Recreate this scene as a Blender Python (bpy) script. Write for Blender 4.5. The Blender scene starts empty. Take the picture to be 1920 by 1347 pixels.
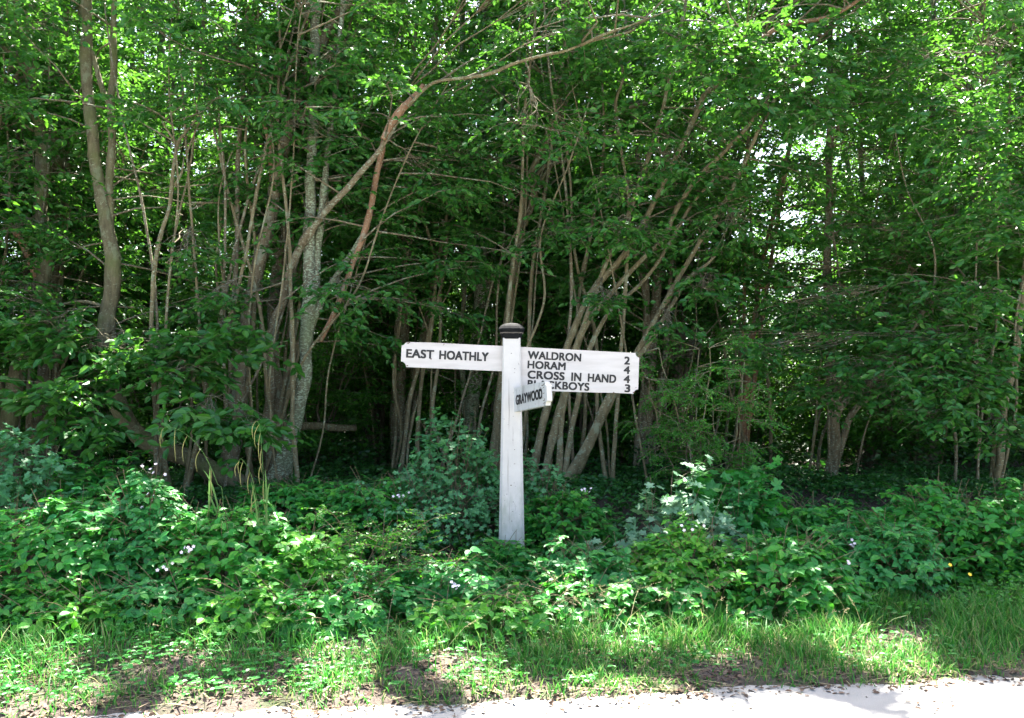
import bpy, math
import numpy as np
from mathutils import Vector

R = math.radians
scene = bpy.context.scene
C = scene.collection

# ------------------------------------------------------------------ camera
F, CX, HY, CAMH = 1600.0, 960.0, 760.0, 1.6          # focal length in photo pixels, horizon row, eye height
cam = bpy.data.cameras.new('camera')
camo = bpy.data.objects.new('camera', cam)
C.objects.link(camo)
camo.location = (0, 0, CAMH)
camo.rotation_euler = (R(90), 0, 0)
cam.sensor_width = 36.0
cam.lens = 36.0 * F / 1920.0
cam.shift_y = (HY - 1347 / 2) / 1920.0
cam.clip_start, cam.clip_end = 0.05, 2000
scene.camera = camo

# ------------------------------------------------------------------ sky, sun, exposure
SUN_EL, SUN_ROT = 63.0, 14.0                          # degrees; the sun stands behind the wood, a little to one side
w = bpy.data.worlds.new('World')
scene.world = w
w.use_nodes = True
nt = w.node_tree
sky = nt.nodes.new('ShaderNodeTexSky')
sky.sky_type = 'NISHITA'
sky.sun_disc = False
sky.sun_elevation = R(SUN_EL)
sky.sun_rotation = R(SUN_ROT)
sky.air_density, sky.dust_density, sky.ozone_density = 1.0, 3.5, 0.8
bg = nt.nodes['Background']
bg.inputs['Strength'].default_value = 0.065
nt.links.new(sky.outputs[0], bg.inputs['Color'])

sl = bpy.data.lights.new('sun', 'SUN')
sl.energy = 5.0
sl.angle = R(0.5)
sl.color = (1.0, 0.95, 0.86)
so = bpy.data.objects.new('sun', sl)
C.objects.link(so)
sd = Vector((math.sin(R(SUN_ROT)) * math.cos(R(SUN_EL)), math.cos(R(SUN_ROT)) * math.cos(R(SUN_EL)), math.sin(R(SUN_EL))))
so.rotation_euler = sd.to_track_quat('Z', 'Y').to_euler()
so.location = (5, 20, 30)

vs = scene.view_settings
vs.view_transform = 'Standard'
vs.look = 'None'
vs.exposure = 3.45
vs.gamma = 1.0
scene.cycles.max_bounces = 8
scene.cycles.diffuse_bounces = 5
scene.cycles.glossy_bounces = 2
scene.cycles.transmission_bounces = 5
scene.cycles.sample_clamp_indirect = 6.0

# ------------------------------------------------------------------ mesh building
def nrm(v):
    return v / np.maximum(np.linalg.norm(v, axis=-1, keepdims=True), 1e-9)

class MB:
    """Collects numpy batches of vertices and faces, then links them as ONE mesh object."""
    def __init__(s):
        s.v, s.f, s.n = [], [], 0
    def add(s, verts, faces, mat=0, smooth=True):
        verts = np.asarray(verts, dtype=np.float32).reshape(-1, 3)
        for fa in faces:
            s.f.append((np.asarray(fa, dtype=np.int32) + s.n, mat, smooth))
        s.v.append(verts)
        s.n += len(verts)
    def build(s, name, mats, parent=None, origin=(0, 0, 0)):
        me = bpy.data.meshes.new(name)
        V = np.concatenate(s.v) - np.asarray(origin, dtype=np.float32)
        me.vertices.add(len(V))
        me.vertices.foreach_set('co', V.ravel())
        li, ls, mi, sm, pos = [], [], [], [], 0
        for fa, m, sh in s.f:
            k = fa.shape[1]
            li.append(fa.ravel())
            ls.append(pos + np.arange(len(fa), dtype=np.int32) * k)
            mi.append(np.full(len(fa), m, np.int32))
            sm.append(np.full(len(fa), sh, bool))
            pos += fa.size
        li, ls = np.concatenate(li), np.concatenate(ls)
        me.loops.add(len(li))
        me.loops.foreach_set('vertex_index', li)
        me.polygons.add(len(ls))
        me.polygons.foreach_set('loop_start', ls)
        me.polygons.foreach_set('material_index', np.concatenate(mi))
        me.polygons.foreach_set('use_smooth', np.concatenate(sm))
        for m in (mats if isinstance(mats, (list, tuple)) else [mats]):
            me.materials.append(m)
        me.update(calc_edges=True)
        o = bpy.data.objects.new(name, me)
        C.objects.link(o)
        if parent is not None:
            o.parent = parent
        else:
            o.location = origin
        return o

def thing(name, label, cat, loc=(0, 0, 0), group=None):
    o = bpy.data.objects.new(name, None)
    o.empty_display_size = 0.1
    C.objects.link(o)
    o.location = loc
    return tag(o, label, cat, group)

def tag(o, label, cat, group=None):
    o['label'], o['category'] = label, cat
    if group:
        o['group'] = group
    return o

def kind(o, k, label=None):
    o['kind'] = k
    if label:
        o['label'] = label
    return o

def batch_tubes(mb, P, Rad, sides=4, mat=0, ref=(0.13, 0.21, 1.0), wob=None, cap=False):
    """P (N,M,3) centre lines, Rad (N,M): N tubes of M rings each."""
    P = np.asarray(P, float)
    Rad = np.asarray(Rad, float)
    N, M = P.shape[:2]
    T = np.gradient(P, axis=1)
    T = nrm(T)
    A = nrm(np.cross(T, np.asarray(ref, float)))
    B = np.cross(T, A)
    th = np.arange(sides) * 2 * math.pi / sides
    ring = A[:, :, None, :] * np.cos(th)[:, None] + B[:, :, None, :] * np.sin(th)[:, None]
    rr = Rad[:, :, None] * (wob if wob is not None else 1.0)
    V = P[:, :, None, :] + ring * np.broadcast_to(rr, (N, M, sides))[..., None]
    i = np.arange(sides)
    j = (i + 1) % sides
    q = []
    base = (np.arange(N) * M * sides)[:, None, None] + (np.arange(M - 1) * sides)[None, :, None]
    q = np.stack([base + i, base + j, base + sides + j, base + sides + i], axis=-1).reshape(-1, 4)
    faces = [q]
    if cap:
        top = (np.arange(N) * M * sides + (M - 1) * sides)[:, None] + i[None, :]
        faces.append(top)
        bot = (np.arange(N) * M * sides)[:, None] + i[None, ::-1]
        faces.append(bot)
    mb.add(V, faces, mat, True)

def catmull(pts, step):
    """Resample control rows (any columns) as a smooth curve about every STEP metres."""
    p = np.asarray(pts, float)
    e = np.vstack([2 * p[0] - p[1], p, 2 * p[-1] - p[-2]])
    out = []
    for i in range(1, len(e) - 2):
        a, b, c, d = e[i - 1], e[i], e[i + 1], e[i + 2]
        n = max(2, int(np.linalg.norm((c - b)[:3]) / step))
        t = (np.arange(n) / n)[:, None]
        out.append(0.5 * (2 * b + (c - a) * t + (2 * a - 5 * b + 4 * c - d) * t ** 2 + (3 * b - a - 3 * c + d) * t ** 3))
    out.append(p[-1:])
    return np.vstack(out)

LEAF = {
    'ovate': (np.array([(0, 0, 0), (.26, .44, .07), (.66, .38, .05), (1, 0, -.10), (.66, -.38, .05), (.26, -.44, .07)]),
              [np.array([(0, 3, 2, 1), (0, 5, 4, 3)])]),
    'rhomb': (np.array([(0, 0, 0), (.45, .46, .07), (1, 0, -.08), (.45, -.46, .07)]),
              [np.array([(0, 2, 1), (0, 3, 2)])]),
    'toothed': (np.array([(0, 0, 0), (.34, 0, -.02), (.70, 0, -.05), (1.02, 0, -.14),
                          (.10, .26, .03), (.38, .48, .06), (.58, .44, .05), (.80, .26, 0),
                          (.10, -.26, .03), (.38, -.48, .06), (.58, -.44, .05), (.80, -.26, 0)]),
                [np.array([(0, 1, 5, 4), (1, 2, 6, 5), (2, 3, 7, 6), (0, 8, 9, 1), (1, 9, 10, 2), (2, 10, 11, 3)])]),
}
_mp = [(0, 0), (-.10, .16), (-.02, .30), (-.08, .46), (.12, .42), (.22, .24), (.40, .40), (.56, .56), (.62, .42), (.74, .40), (.62, .18), (.84, .18), (.88, .08), (1, 0)]
_mv = [(.26, 0, -.05)] + [(a, s, .05 * abs(s)) for a, s in _mp] + [(a, -s, .05 * abs(s)) for a, s in _mp[-2:0:-1]]
_n = len(_mv) - 1
LEAF['lobed'] = (np.array(_mv), [np.array([(0, 1 + (k + 1) % _n, 1 + k) for k in range(_n)])])

def leaves(mb, pos, d, up, ln, wr=.6, form='ovate', mat=0):
    tv, tf = LEAF[form]
    N, K = len(pos), len(tv)
    if N == 0:
        return
    d = nrm(d)
    s = nrm(np.cross(up, d))
    n = np.cross(d, s)
    ln = np.broadcast_to(ln, (N,))[:, None, None]
    V = pos[:, None, :] + ln * (tv[None, :, 0:1] * d[:, None] + tv[None, :, 1:2] * wr * s[:, None] + tv[None, :, 2:3] * n[:, None])
    off = (np.arange(N) * K)[:, None, None]
    mb.add(V, [(f[None] + off).reshape(-1, f.shape[1]) for f in tf], mat, False)

def rand_up(rng, n, amount):
    return nrm(np.array([0, 0, 1.0]) + rng.normal(0, amount, (n, 3)))

def sprays(mb, B, D, L, rng, k=9, ln=(.05, .08), wr=.6, form='ovate', noise=.4, sag=.22, twig=True, mats=(0, 1), gaps=False):
    """Flat leafy twigs: leaves set alternately along a sagging shoot."""
    D = nrm(D)
    L = np.broadcast_to(L, (len(B),))
    if gaps:
        ok = ~sunlit_gap(B + D * L[:, None] * .5)
        B, D, L = B[ok], D[ok], L[ok]
    N = len(B)
    U = rand_up(rng, N, .25)
    S = nrm(np.cross(U, D))
    t = np.linspace(.10, 1, k)
    pos = B[:, None] + D[:, None] * (L[:, None] * t)[..., None]
    pos[..., 2] -= sag * L[:, None] * t ** 2
    sg = np.where(np.arange(k) % 2 == 0, 1.0, -1.0)[None, :] * np.where(rng.random((N, 1)) < .5, 1, -1)
    ang = R(52) + rng.normal(0, .2, (N, k))
    ang[:, -1] = rng.normal(0, .2, N)
    ld = D[:, None] * np.cos(ang)[..., None] + S[:, None] * (np.sin(ang) * sg)[..., None]
    ld[..., 2] -= .12 + .25 * t[None] * sag
    ld += rng.normal(0, .2, ld.shape)
    ld[..., 2] -= .15 * rng.random((N, k))
    up = U[:, None] + rng.normal(0, noise * 1.3, (N, k, 3))
    le = rng.uniform(ln[0], ln[1], (N, k)) * (1 - .35 * np.abs(t - .55))[None]
    leaves(mb, pos.reshape(-1, 3), ld.reshape(-1, 3), up.reshape(-1, 3), le.reshape(-1), wr, form, mats[0])
    if twig:
        tt = np.array([-.05, .5, 1.0])
        tp = B[:, None] + D[:, None] * (L[:, None] * tt)[..., None]
        tp[..., 2] -= sag * L[:, None] * tt ** 2
        batch_tubes(mb, tp, np.broadcast_to(np.array([.0026, .0018, .001]), (N, 3)), 3, mats[1])

# ------------------------------------------------------------------ materials
def new_mat(name):
    m = bpy.data.materials.new(name)
    m.use_nodes = True
    n = m.node_tree.nodes
    n.clear()
    out = n.new('ShaderNodeOutputMaterial')
    return m, n, m.node_tree.links, out

def ramp(n, stops, interp='LINEAR'):
    r = n.new('ShaderNodeValToRGB')
    r.color_ramp.interpolation = interp
    el = r.color_ramp.elements
    while len(el) < len(stops):
        el.new(0.5)
    for e, (p, c) in zip(el, stops):
        e.position = p
        e.color = (*c, 1)
    return r

def leaf_mat(name, cols, trans, fac=.38, rough=.42, spec=.45, pale=None):
    m, n, l, out = new_mat(name)
    g = n.new('ShaderNodeNewGeometry')
    k = len(cols)
    cr = ramp(n, [(i / max(k - 1, 1), c) for i, c in enumerate(cols)])
    l.new(g.outputs['Random Per Island'], cr.inputs[0])
    p = n.new('ShaderNodeBsdfPrincipled')
    p.inputs['Roughness'].default_value = rough
    p.inputs['Specular IOR Level'].default_value = spec
    col = cr.outputs[0]
    if pale:
        mx = n.new('ShaderNodeMix')
        mx.data_type = 'RGBA'
        l.new(g.outputs['Backfacing'], mx.inputs[0])
        l.new(col, mx.inputs[6])
        mx.inputs[7].default_value = (*pale, 1)
        col = mx.outputs[2]
    l.new(col, p.inputs['Base Color'])
    tr = n.new('ShaderNodeBsdfTranslucent')
    hs = n.new('ShaderNodeHueSaturation')
    hs.inputs['Color'].default_value = (*trans, 1)
    mr = n.new('ShaderNodeMapRange')
    mr.inputs['To Min'].default_value = .6
    mr.inputs['To Max'].default_value = 1.35
    l.new(g.outputs['Random Per Island'], mr.inputs[0])
    l.new(mr.outputs[0], hs.inputs['Value'])
    l.new(hs.outputs[0], tr.inputs['Color'])
    ms = n.new('ShaderNodeMixShader')
    ms.inputs[0].default_value = fac
    l.new(p.outputs[0], ms.inputs[1])
    l.new(tr.outputs[0], ms.inputs[2])
    l.new(ms.outputs[0], out.inputs[0])
    return m

def noise_node(n, l, scale, detail=4, rough=.6, vec=None, stretch=None):
    t = n.new('ShaderNodeTexNoise')
    t.inputs['Scale'].default_value = scale
    t.inputs['Detail'].default_value = detail
    t.inputs['Roughness'].default_value = rough
    if vec is not None:
        if stretch:
            mp = n.new('ShaderNodeMapping')
            mp.inputs['Scale'].default_value = stretch
            l.new(vec, mp.inputs[0])
            vec = mp.outputs[0]
        l.new(vec, t.inputs['Vector'])
    return t

def mix_col(n, l, fac, a, b):
    mx = n.new('ShaderNodeMix')
    mx.data_type = 'RGBA'
    if hasattr(fac, 'default_value') or hasattr(fac, 'is_linked'):
        l.new(fac, mx.inputs[0])
    else:
        mx.inputs[0].default_value = fac
    for v, i in ((a, 6), (b, 7)):
        if isinstance(v, tuple):
            mx.inputs[i].default_value = (*v, 1)
        else:
            l.new(v, mx.inputs[i])
    return mx.outputs[2]

def bark_mat(name, dark, light, lichen, lich_amt=.5, moss=None):
    m, n, l, out = new_mat(name)
    tc = n.new('ShaderNodeTexCoord')
    v = tc.outputs['Object']
    a = noise_node(n, l, 14, 6, .65, v, (1.6, 1.6, .5))
    cr = ramp(n, [(.32, dark), (.68, light)])
    l.new(a.outputs[0], cr.inputs[0])
    b = noise_node(n, l, 34, 4, .6, v, (1, 1, 1.8))
    br = ramp(n, [(lich_amt + .06, (0, 0, 0)), (lich_amt + .14, (1, 1, 1))])
    l.new(b.outputs[0], br.inputs[0])
    col = mix_col(n, l, br.outputs[0], cr.outputs[0], lichen)
    e = noise_node(n, l, 7.5, 5, .7, v, (1, 1, .7))
    e2 = ramp(n, [(.56, (0, 0, 0)), (.62, (.6, .6, .6))])
    l.new(e.outputs[0], e2.inputs[0])
    col = mix_col(n, l, e2.outputs[0], col, tuple(x * .8 for x in lichen))
    if moss:
        c = noise_node(n, l, 3.0, 3, .6, v)
        c2 = ramp(n, [(.48, (0, 0, 0)), (.66, (.75, .75, .75))])
        l.new(c.outputs[0], c2.inputs[0])
        col = mix_col(n, l, c2.outputs[0], col, moss)
    p = n.new('ShaderNodeBsdfPrincipled')
    p.inputs['Roughness'].default_value = .85
    p.inputs['Specular IOR Level'].default_value = .2
    l.new(col, p.inputs['Base Color'])
    wv = noise_node(n, l, 40, 5, .7, v, (1, 1, .35))
    bp = n.new('ShaderNodeBump')
    bp.inputs['Strength'].default_value = .9
    bp.inputs['Distance'].default_value = .02
    l.new(wv.outputs[0], bp.inputs['Height'])
    l.new(bp.outputs[0], p.inputs['Normal'])
    l.new(p.outputs[0], out.inputs[0])
    return m

def plain_mat(name, col, rough=.6, spec=.3, var=None, scale=20):
    m, n, l, out = new_mat(name)
    p = n.new('ShaderNodeBsdfPrincipled')
    p.inputs['Roughness'].default_value = rough
    p.inputs['Specular IOR Level'].default_value = spec
    if var:
        tc = n.new('ShaderNodeTexCoord')
        a = noise_node(n, l, scale, 5, .6, tc.outputs['Object'])
        cr = ramp(n, [(.3, col), (.7, var)])
        l.new(a.outputs[0], cr.inputs[0])
        l.new(cr.outputs[0], p.inputs['Base Color'])
    else:
        p.inputs['Base Color'].default_value = (*col, 1)
    l.new(p.outputs[0], out.inputs[0])
    return m

def island_mat(name, cols, rough=.7, trans=None):
    m, n, l, out = new_mat(name)
    g = n.new('ShaderNodeNewGeometry')
    cr = ramp(n, [(i / max(len(cols) - 1, 1), c) for i, c in enumerate(cols)])
    l.new(g.outputs['Random Per Island'], cr.inputs[0])
    p = n.new('ShaderNodeBsdfPrincipled')
    p.inputs['Roughness'].default_value = rough
    p.inputs['Specular IOR Level'].default_value = .3
    l.new(cr.outputs[0], p.inputs['Base Color'])
    if trans:
        tr = n.new('ShaderNodeBsdfTranslucent')
        l.new(cr.outputs[0], tr.inputs['Color'])
        ms = n.new('ShaderNodeMixShader')
        ms.inputs[0].default_value = trans
        l.new(p.outputs[0], ms.inputs[1])
        l.new(tr.outputs[0], ms.inputs[2])
        l.new(ms.outputs[0], out.inputs[0])
    else:
        l.new(p.outputs[0], out.inputs[0])
    return m

M_HORN = leaf_mat('hornbeam_leaf', [(0.020, 0.104, 0.017), (0.027, 0.140, 0.021), (0.040, 0.172, 0.027), (0.068, 0.208, 0.030)], (.085, .25, .02), .38)
M_BACK = leaf_mat('back_leaf', [(0.020, 0.109, 0.011), (0.032, 0.146, 0.014), (0.052, 0.187, 0.017)], (.085, .24, .015), .40)
M_BRAM = leaf_mat('bramble_leaf', [(0.019, 0.140, 0.021), (0.027, 0.187, 0.027), (0.038, 0.229, 0.028), (0.088, 0.291, 0.028)], (0.080, 0.395, 0.024), .33, .44, .32, (0.048, 0.177, 0.048))
M_BRAMB = leaf_mat('bluish_bramble_leaf', [(0.019, 0.135, 0.030), (0.029, 0.187, 0.043), (0.040, 0.229, 0.048), (0.072, 0.270, 0.043)], (0.064, 0.354, 0.033), .30, .44, .32, (0.056, 0.187, 0.067))
M_BRAMY = leaf_mat('young_bramble_leaf', [(0.028, 0.166, 0.021), (0.048, 0.229, 0.024), (0.080, 0.291, 0.027), (0.144, 0.354, 0.028)], (0.112, 0.458, 0.019), .36, .42, .32, (0.064, 0.198, 0.048))
M_MAPLE = leaf_mat('field_maple_leaf', [(.065, .22, .085), (.085, .27, .105), (.10, .29, .105)], (0.064, 0.291, 0.038), .3, .42, .45)
M_SILVER = leaf_mat('mildewed_maple_leaf', [(.11, .24, .12), (.15, .30, .16), (.21, .35, .21)], (.10, .30, .07), .25, .5, .4)
M_SYC = leaf_mat('sycamore_leaf', [(0.024, 0.166, 0.028), (0.032, 0.208, 0.033)], (0.080, 0.416, 0.028), .36, .42)
M_HAW = leaf_mat('hawthorn_leaf', [(0.028, 0.146, 0.014), (0.044, 0.198, 0.019), (0.068, 0.229, 0.024)], (0.112, 0.416, 0.019), .4)
M_DOG = leaf_mat('dogwood_leaf', [(0.024, 0.177, 0.048), (0.032, 0.218, 0.057), (0.040, 0.250, 0.057), (0.080, 0.312, 0.038)], (0.080, 0.416, 0.028), .35, .34, .5)
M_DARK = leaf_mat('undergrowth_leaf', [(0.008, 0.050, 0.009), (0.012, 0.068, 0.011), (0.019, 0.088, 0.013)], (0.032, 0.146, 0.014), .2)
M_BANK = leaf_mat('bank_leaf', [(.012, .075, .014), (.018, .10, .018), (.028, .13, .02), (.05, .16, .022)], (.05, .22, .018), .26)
M_HERB = leaf_mat('herb_leaf', [(0.020, 0.156, 0.028), (0.032, 0.208, 0.028), (0.060, 0.250, 0.033)], (0.080, 0.374, 0.028), .35)
M_GRASS = island_mat('grass_blade', [(.028, .16, .02), (.04, .20, .022), (.06, .24, .028), (.10, .27, .04), (.28, .27, .12)], .5, .4)
M_STRAW = island_mat('grass_seed', [(.25, .22, .12), (.36, .31, .18), (.22, .24, .10)], .7, .25)
M_SEDGE = island_mat('sedge_blade', [(.08, .20, .04), (.13, .25, .06)], .5, .35)
M_SPIKE = plain_mat('sedge_spike', (.19, .23, .06), .7, .2, (.30, .24, .10), 60)
M_LITTER = island_mat('dead_leaf', [(.05, .028, .018), (.10, .062, .04), (.17, .115, .08), (.035, .025, .02), (.24, .18, .13)], .8)
M_TWIG = plain_mat('twig', (.10, .075, .05), .8, .2, (.17, .13, .09), 30)
M_CANE = plain_mat('cane', (.10, .09, .04), .7, .3, (.17, .11, .07), 25)
M_PETAL = plain_mat('petal', (.72, .64, .66), .6, .2)
M_YELLOW = plain_mat('buttercup_petal', (.75, .52, .02), .35, .5)
M_BARK = bark_mat('hornbeam_bark', (.085, .070, .040), (.225, .19, .12), (0.310, 0.360, 0.260), .50)
M_BARKM = bark_mat('mossy_bark', (0.086, 0.075, 0.042), (0.172, 0.155, 0.088), (0.258, 0.300, 0.186), .54, (0.112, 0.140, 0.047))
M_BARKL = bark_mat('lichened_bark', (0.077, 0.070, 0.047), (0.163, 0.155, 0.102), (0.310, 0.380, 0.260), .44, (0.129, 0.170, 0.084))
M_BARKD = bark_mat('dark_bark', (0.060, 0.052, 0.035), (0.138, 0.122, 0.082), (0.232, 0.260, 0.195), .54)
M_BARKR = bark_mat('stripped_bark', (.17, .092, .05), (.33, .20, .115), (0.361, 0.360, 0.260), .52)
M_BARKP = bark_mat('pale_twig_bark', (.10, .085, .045), (.24, .205, .115), (0.310, 0.370, 0.251), .52)

# ------------------------------------------------------------------ the lie of the land
def smooth(a, b, x):
    t = np.clip((x - a) / (b - a), 0, 1)
    return t * t * (3 - 2 * t)

def wav(x, y, s, seed=0):
    return (np.sin(x * s * 1.3 + seed) * np.cos(y * s * 1.7 + seed * 2.1) + .6 * np.sin(x * s * 2.9 - y * s * 2.3 + seed * .7) + .35 * np.sin(x * s * 5.3 + y * s * 6.1 + seed * 1.9)) / 1.95

def road_edge(x):
    x = np.asarray(x, float)
    return 4.60 + .132 * np.clip(x, -30, 30) + .07 * wav(x, x * .3, 2.2, 1.0) + .05 * wav(x, x * .7, 7.5, 2.0) + .02 * wav(x, x * .5, 21, 4.0)

def ground_z(x, y):
    x, y = np.asarray(x, float), np.asarray(y, float)
    d = y - road_edge(x)
    z = -.03 + .05 * smooth(-.06, .14, d) + .07 * np.clip(d, 0, 2.5) + .45 * smooth(2.5, 4.3, d)
    z = z + (.012 * wav(x, y, 9, 3) + .02 * wav(x, y, 3, 5)) * smooth(-.05, .3, d) + .05 * wav(x, y, 1.1, 7) * smooth(2, 5, d)
    return z

def px(x, y, d):
    """A point of the place from where it shows in the photograph and how far off it stands."""
    return np.array([(x - CX) / F * d, d, CAMH + (HY - y) / F * d])

# ------------------------------------------------------------------ ground and road
def grid_axis(lo, hi, a, b, fine, grow=1.12):
    xs = list(np.arange(a, b, fine))
    s, x = fine, b
    while x < hi:
        xs.append(x); s *= grow; x += s
    xs.append(hi)
    s, x, pre = fine, a, []
    while x > lo:
        s *= grow; x -= s
        pre.append(max(x, lo))
    return np.array(sorted(set(pre)) + xs)

gx = grid_axis(-500, 500, -5.0, 5.0, .03, 1.10)
gy = grid_axis(-60, 600, 3.7, 6.3, .03, 1.06)
GX, GY = np.meshgrid(gx, gy)
mb = MB()
nx_, ny_ = len(gx), len(gy)
idx = np.arange(nx_ * ny_).reshape(ny_, nx_)
quad = np.stack([idx[:-1, :-1], idx[:-1, 1:], idx[1:, 1:], idx[1:, :-1]], -1).reshape(-1, 4)
mb.add(np.stack([GX, GY, ground_z(GX, GY)], -1), [quad])

def soil_mat():
    m, n, l, out = new_mat('verge_soil')
    tc = n.new('ShaderNodeTexCoord')
    v = tc.outputs['Object']
    a = noise_node(n, l, 3.0, 6, .65, v)
    b = noise_node(n, l, 60, 5, .7, v)
    c1 = ramp(n, [(.3, (.045, .033, .026)), (.55, (.08, .06, .047)), (.75, (.13, .10, .08))])
    l.new(b.outputs[0], c1.inputs[0])
    fr = ramp(n, [(.50, (0, 0, 0)), (.66, (.7, .7, .7))])
    l.new(a.outputs[0], fr.inputs[0])
    col = mix_col(n, l, fr.outputs[0], c1.outputs[0], (.045, .075, .02))
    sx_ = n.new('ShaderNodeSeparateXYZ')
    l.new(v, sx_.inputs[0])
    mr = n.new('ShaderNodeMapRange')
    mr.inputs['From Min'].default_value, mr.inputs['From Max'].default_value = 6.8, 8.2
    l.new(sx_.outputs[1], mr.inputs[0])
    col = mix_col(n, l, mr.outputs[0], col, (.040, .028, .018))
    p = n.new('ShaderNodeBsdfPrincipled')
    p.inputs['Roughness'].default_value = .95
    l.new(col, p.inputs['Base Color'])
    bp = n.new('ShaderNodeBump')
    bp.inputs['Strength'].default_value = .8
    bp.inputs['Distance'].default_value = .02
    l.new(b.outputs[0], bp.inputs['Height'])
    l.new(bp.outputs[0], p.inputs['Normal'])
    l.new(p.outputs[0], out.inputs[0])
    return m
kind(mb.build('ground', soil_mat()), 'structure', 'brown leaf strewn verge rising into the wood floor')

def road_mat():
    m, n, l, out = new_mat('asphalt')
    tc = n.new('ShaderNodeTexCoord')
    v = tc.outputs['Object']
    a = noise_node(n, l, 220, 3, .7, v)
    b = noise_node(n, l, 2.2, 5, .6, v)
    c1 = ramp(n, [(.3, (.19, .18, .165)), (.7, (.38, .36, .335))])
    l.new(a.outputs[0], c1.inputs[0])
    c2 = ramp(n, [(.45, (0, 0, 0)), (.7, (.5, .5, .5))])
    l.new(b.outputs[0], c2.inputs[0])
    col = mix_col(n, l, c2.outputs[0], c1.outputs[0], (.36, .345, .33))
    p = n.new('ShaderNodeBsdfPrincipled')
    p.inputs['Roughness'].default_value = .85
    l.new(col, p.inputs['Base Color'])
    bp = n.new('ShaderNodeBump')
    bp.inputs['Strength'].default_value = .5
    bp.inputs['Distance'].default_value = .004
    l.new(a.outputs[0], bp.inputs['Height'])
    l.new(bp.outputs[0], p.inputs['Normal'])
    l.new(p.outputs[0], out.inputs[0])
    return m
rx = np.concatenate([np.linspace(-200, -8, 30)[:-1], np.linspace(-8, 8, 500), np.linspace(8, 200, 30)[1:]])
re = road_edge(rx) + .10
rows = [np.full_like(rx, -2.6) + .132 * np.clip(rx, -30, 30), re * .6 - .4, re]
mb = MB()
k = len(rx)
i = np.arange(k - 1)
V = np.concatenate([np.stack([rx, r, np.full_like(rx, 0.0)], -1) for r in rows])
mb.add(V, [np.concatenate([np.stack([i + o * k, i + 1 + o * k, i + 1 + (o + 1) * k, i + (o + 1) * k], -1) for o in (0, 1)])])
kind(mb.build('road', road_mat()), 'structure', 'worn pale asphalt lane with a crumbling edge')

# ------------------------------------------------------------------ the signpost
def paint_mat(name, base, crack=.62, tint=(.42, .43, .42)):
    m, n, l, out = new_mat(name)
    tc = n.new('ShaderNodeTexCoord')
    v = tc.outputs['Object']
    a = noise_node(n, l, 5, 5, .6, v)
    c1 = ramp(n, [(.35, base), (.8, tuple(x * .82 for x in base))])
    l.new(a.outputs[0], c1.inputs[0])
    s = noise_node(n, l, 26, 6, .75, v, (1, 1, .12))
    c2 = ramp(n, [(crack, (0, 0, 0)), (crack + .05, (1, 1, 1))])
    l.new(s.outputs[0], c2.inputs[0])
    col = mix_col(n, l, c2.outputs[0], c1.outputs[0], tint)
    sx_ = n.new('ShaderNodeSeparateXYZ')
    l.new(v, sx_.inputs[0])
    mr = n.new('ShaderNodeMapRange')
    for kk, vv in (('From Min', .25), ('From Max', 1.0), ('To Min', .36), ('To Max', -.05)):
        mr.inputs[kk].default_value = vv
    l.new(sx_.outputs[2], mr.inputs[0])
    al = noise_node(n, l, 9, 5, .7, v, (1, 1, .4))
    ad = n.new('ShaderNodeMath')
    l.new(mr.outputs[0], ad.inputs[0]); l.new(al.outputs[0], ad.inputs[1])
    ar = ramp(n, [(.62, (0, 0, 0)), (.86, (.55, .55, .55))])
    l.new(ad.outputs[0], ar.inputs[0])
    col = mix_col(n, l, ar.outputs[0], col, (.24, .26, .19))
    sp = noise_node(n, l, 55, 2, .5, v)
    c3 = ramp(n, [(.715, (0, 0, 0)), (.74, (1, 1, 1))])
    l.new(sp.outputs[0], c3.inputs[0])
    col = mix_col(n, l, c3.outputs[0], col, (.14, .12, .10))
    p = n.new('ShaderNodeBsdfPrincipled')
    p.inputs['Roughness'].default_value = .45
    l.new(col, p.inputs['Base Color'])
    bp = n.new('ShaderNodeBump')
    bp.inputs['Strength'].default_value = .35
    bp.inputs['Distance'].default_value = .003
    l.new(s.outputs[0], bp.inputs['Height'])
    l.new(bp.outputs[0], p.inputs['Normal'])
    l.new(p.outputs[0], out.inputs[0])
    return m

def board_paint():
    m, n, l, out = new_mat('board_paint')
    tc = n.new('ShaderNodeTexCoord')
    v = tc.outputs['Object']
    a = noise_node(n, l, 7, 6, .65, v, (.4, 1, 2.5))
    c1 = ramp(n, [(.35, (.53, .495, .475)), (.8, (.41, .38, .355))])
    l.new(a.outputs[0], c1.inputs[0])
    s = noise_node(n, l, 30, 6, .75, v, (.10, 1, 1))
    c2 = ramp(n, [(.66, (0, 0, 0)), (.71, (1, 1, 1))])
    l.new(s.outputs[0], c2.inputs[0])
    col = mix_col(n, l, c2.outputs[0], c1.outputs[0], (.50, .50, .49))
    p = n.new('ShaderNodeBsdfPrincipled')
    p.inputs['Roughness'].default_value = .45
    l.new(col, p.inputs['Base Color'])
    bp = n.new('ShaderNodeBump')
    bp.inputs['Strength'].default_value = .3
    bp.inputs['Distance'].default_value = .002
    l.new(s.outputs[0], bp.inputs['Height'])
    l.new(bp.outputs[0], p.inputs['Normal'])
    l.new(p.outputs[0], out.inputs[0])
    return m

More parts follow.
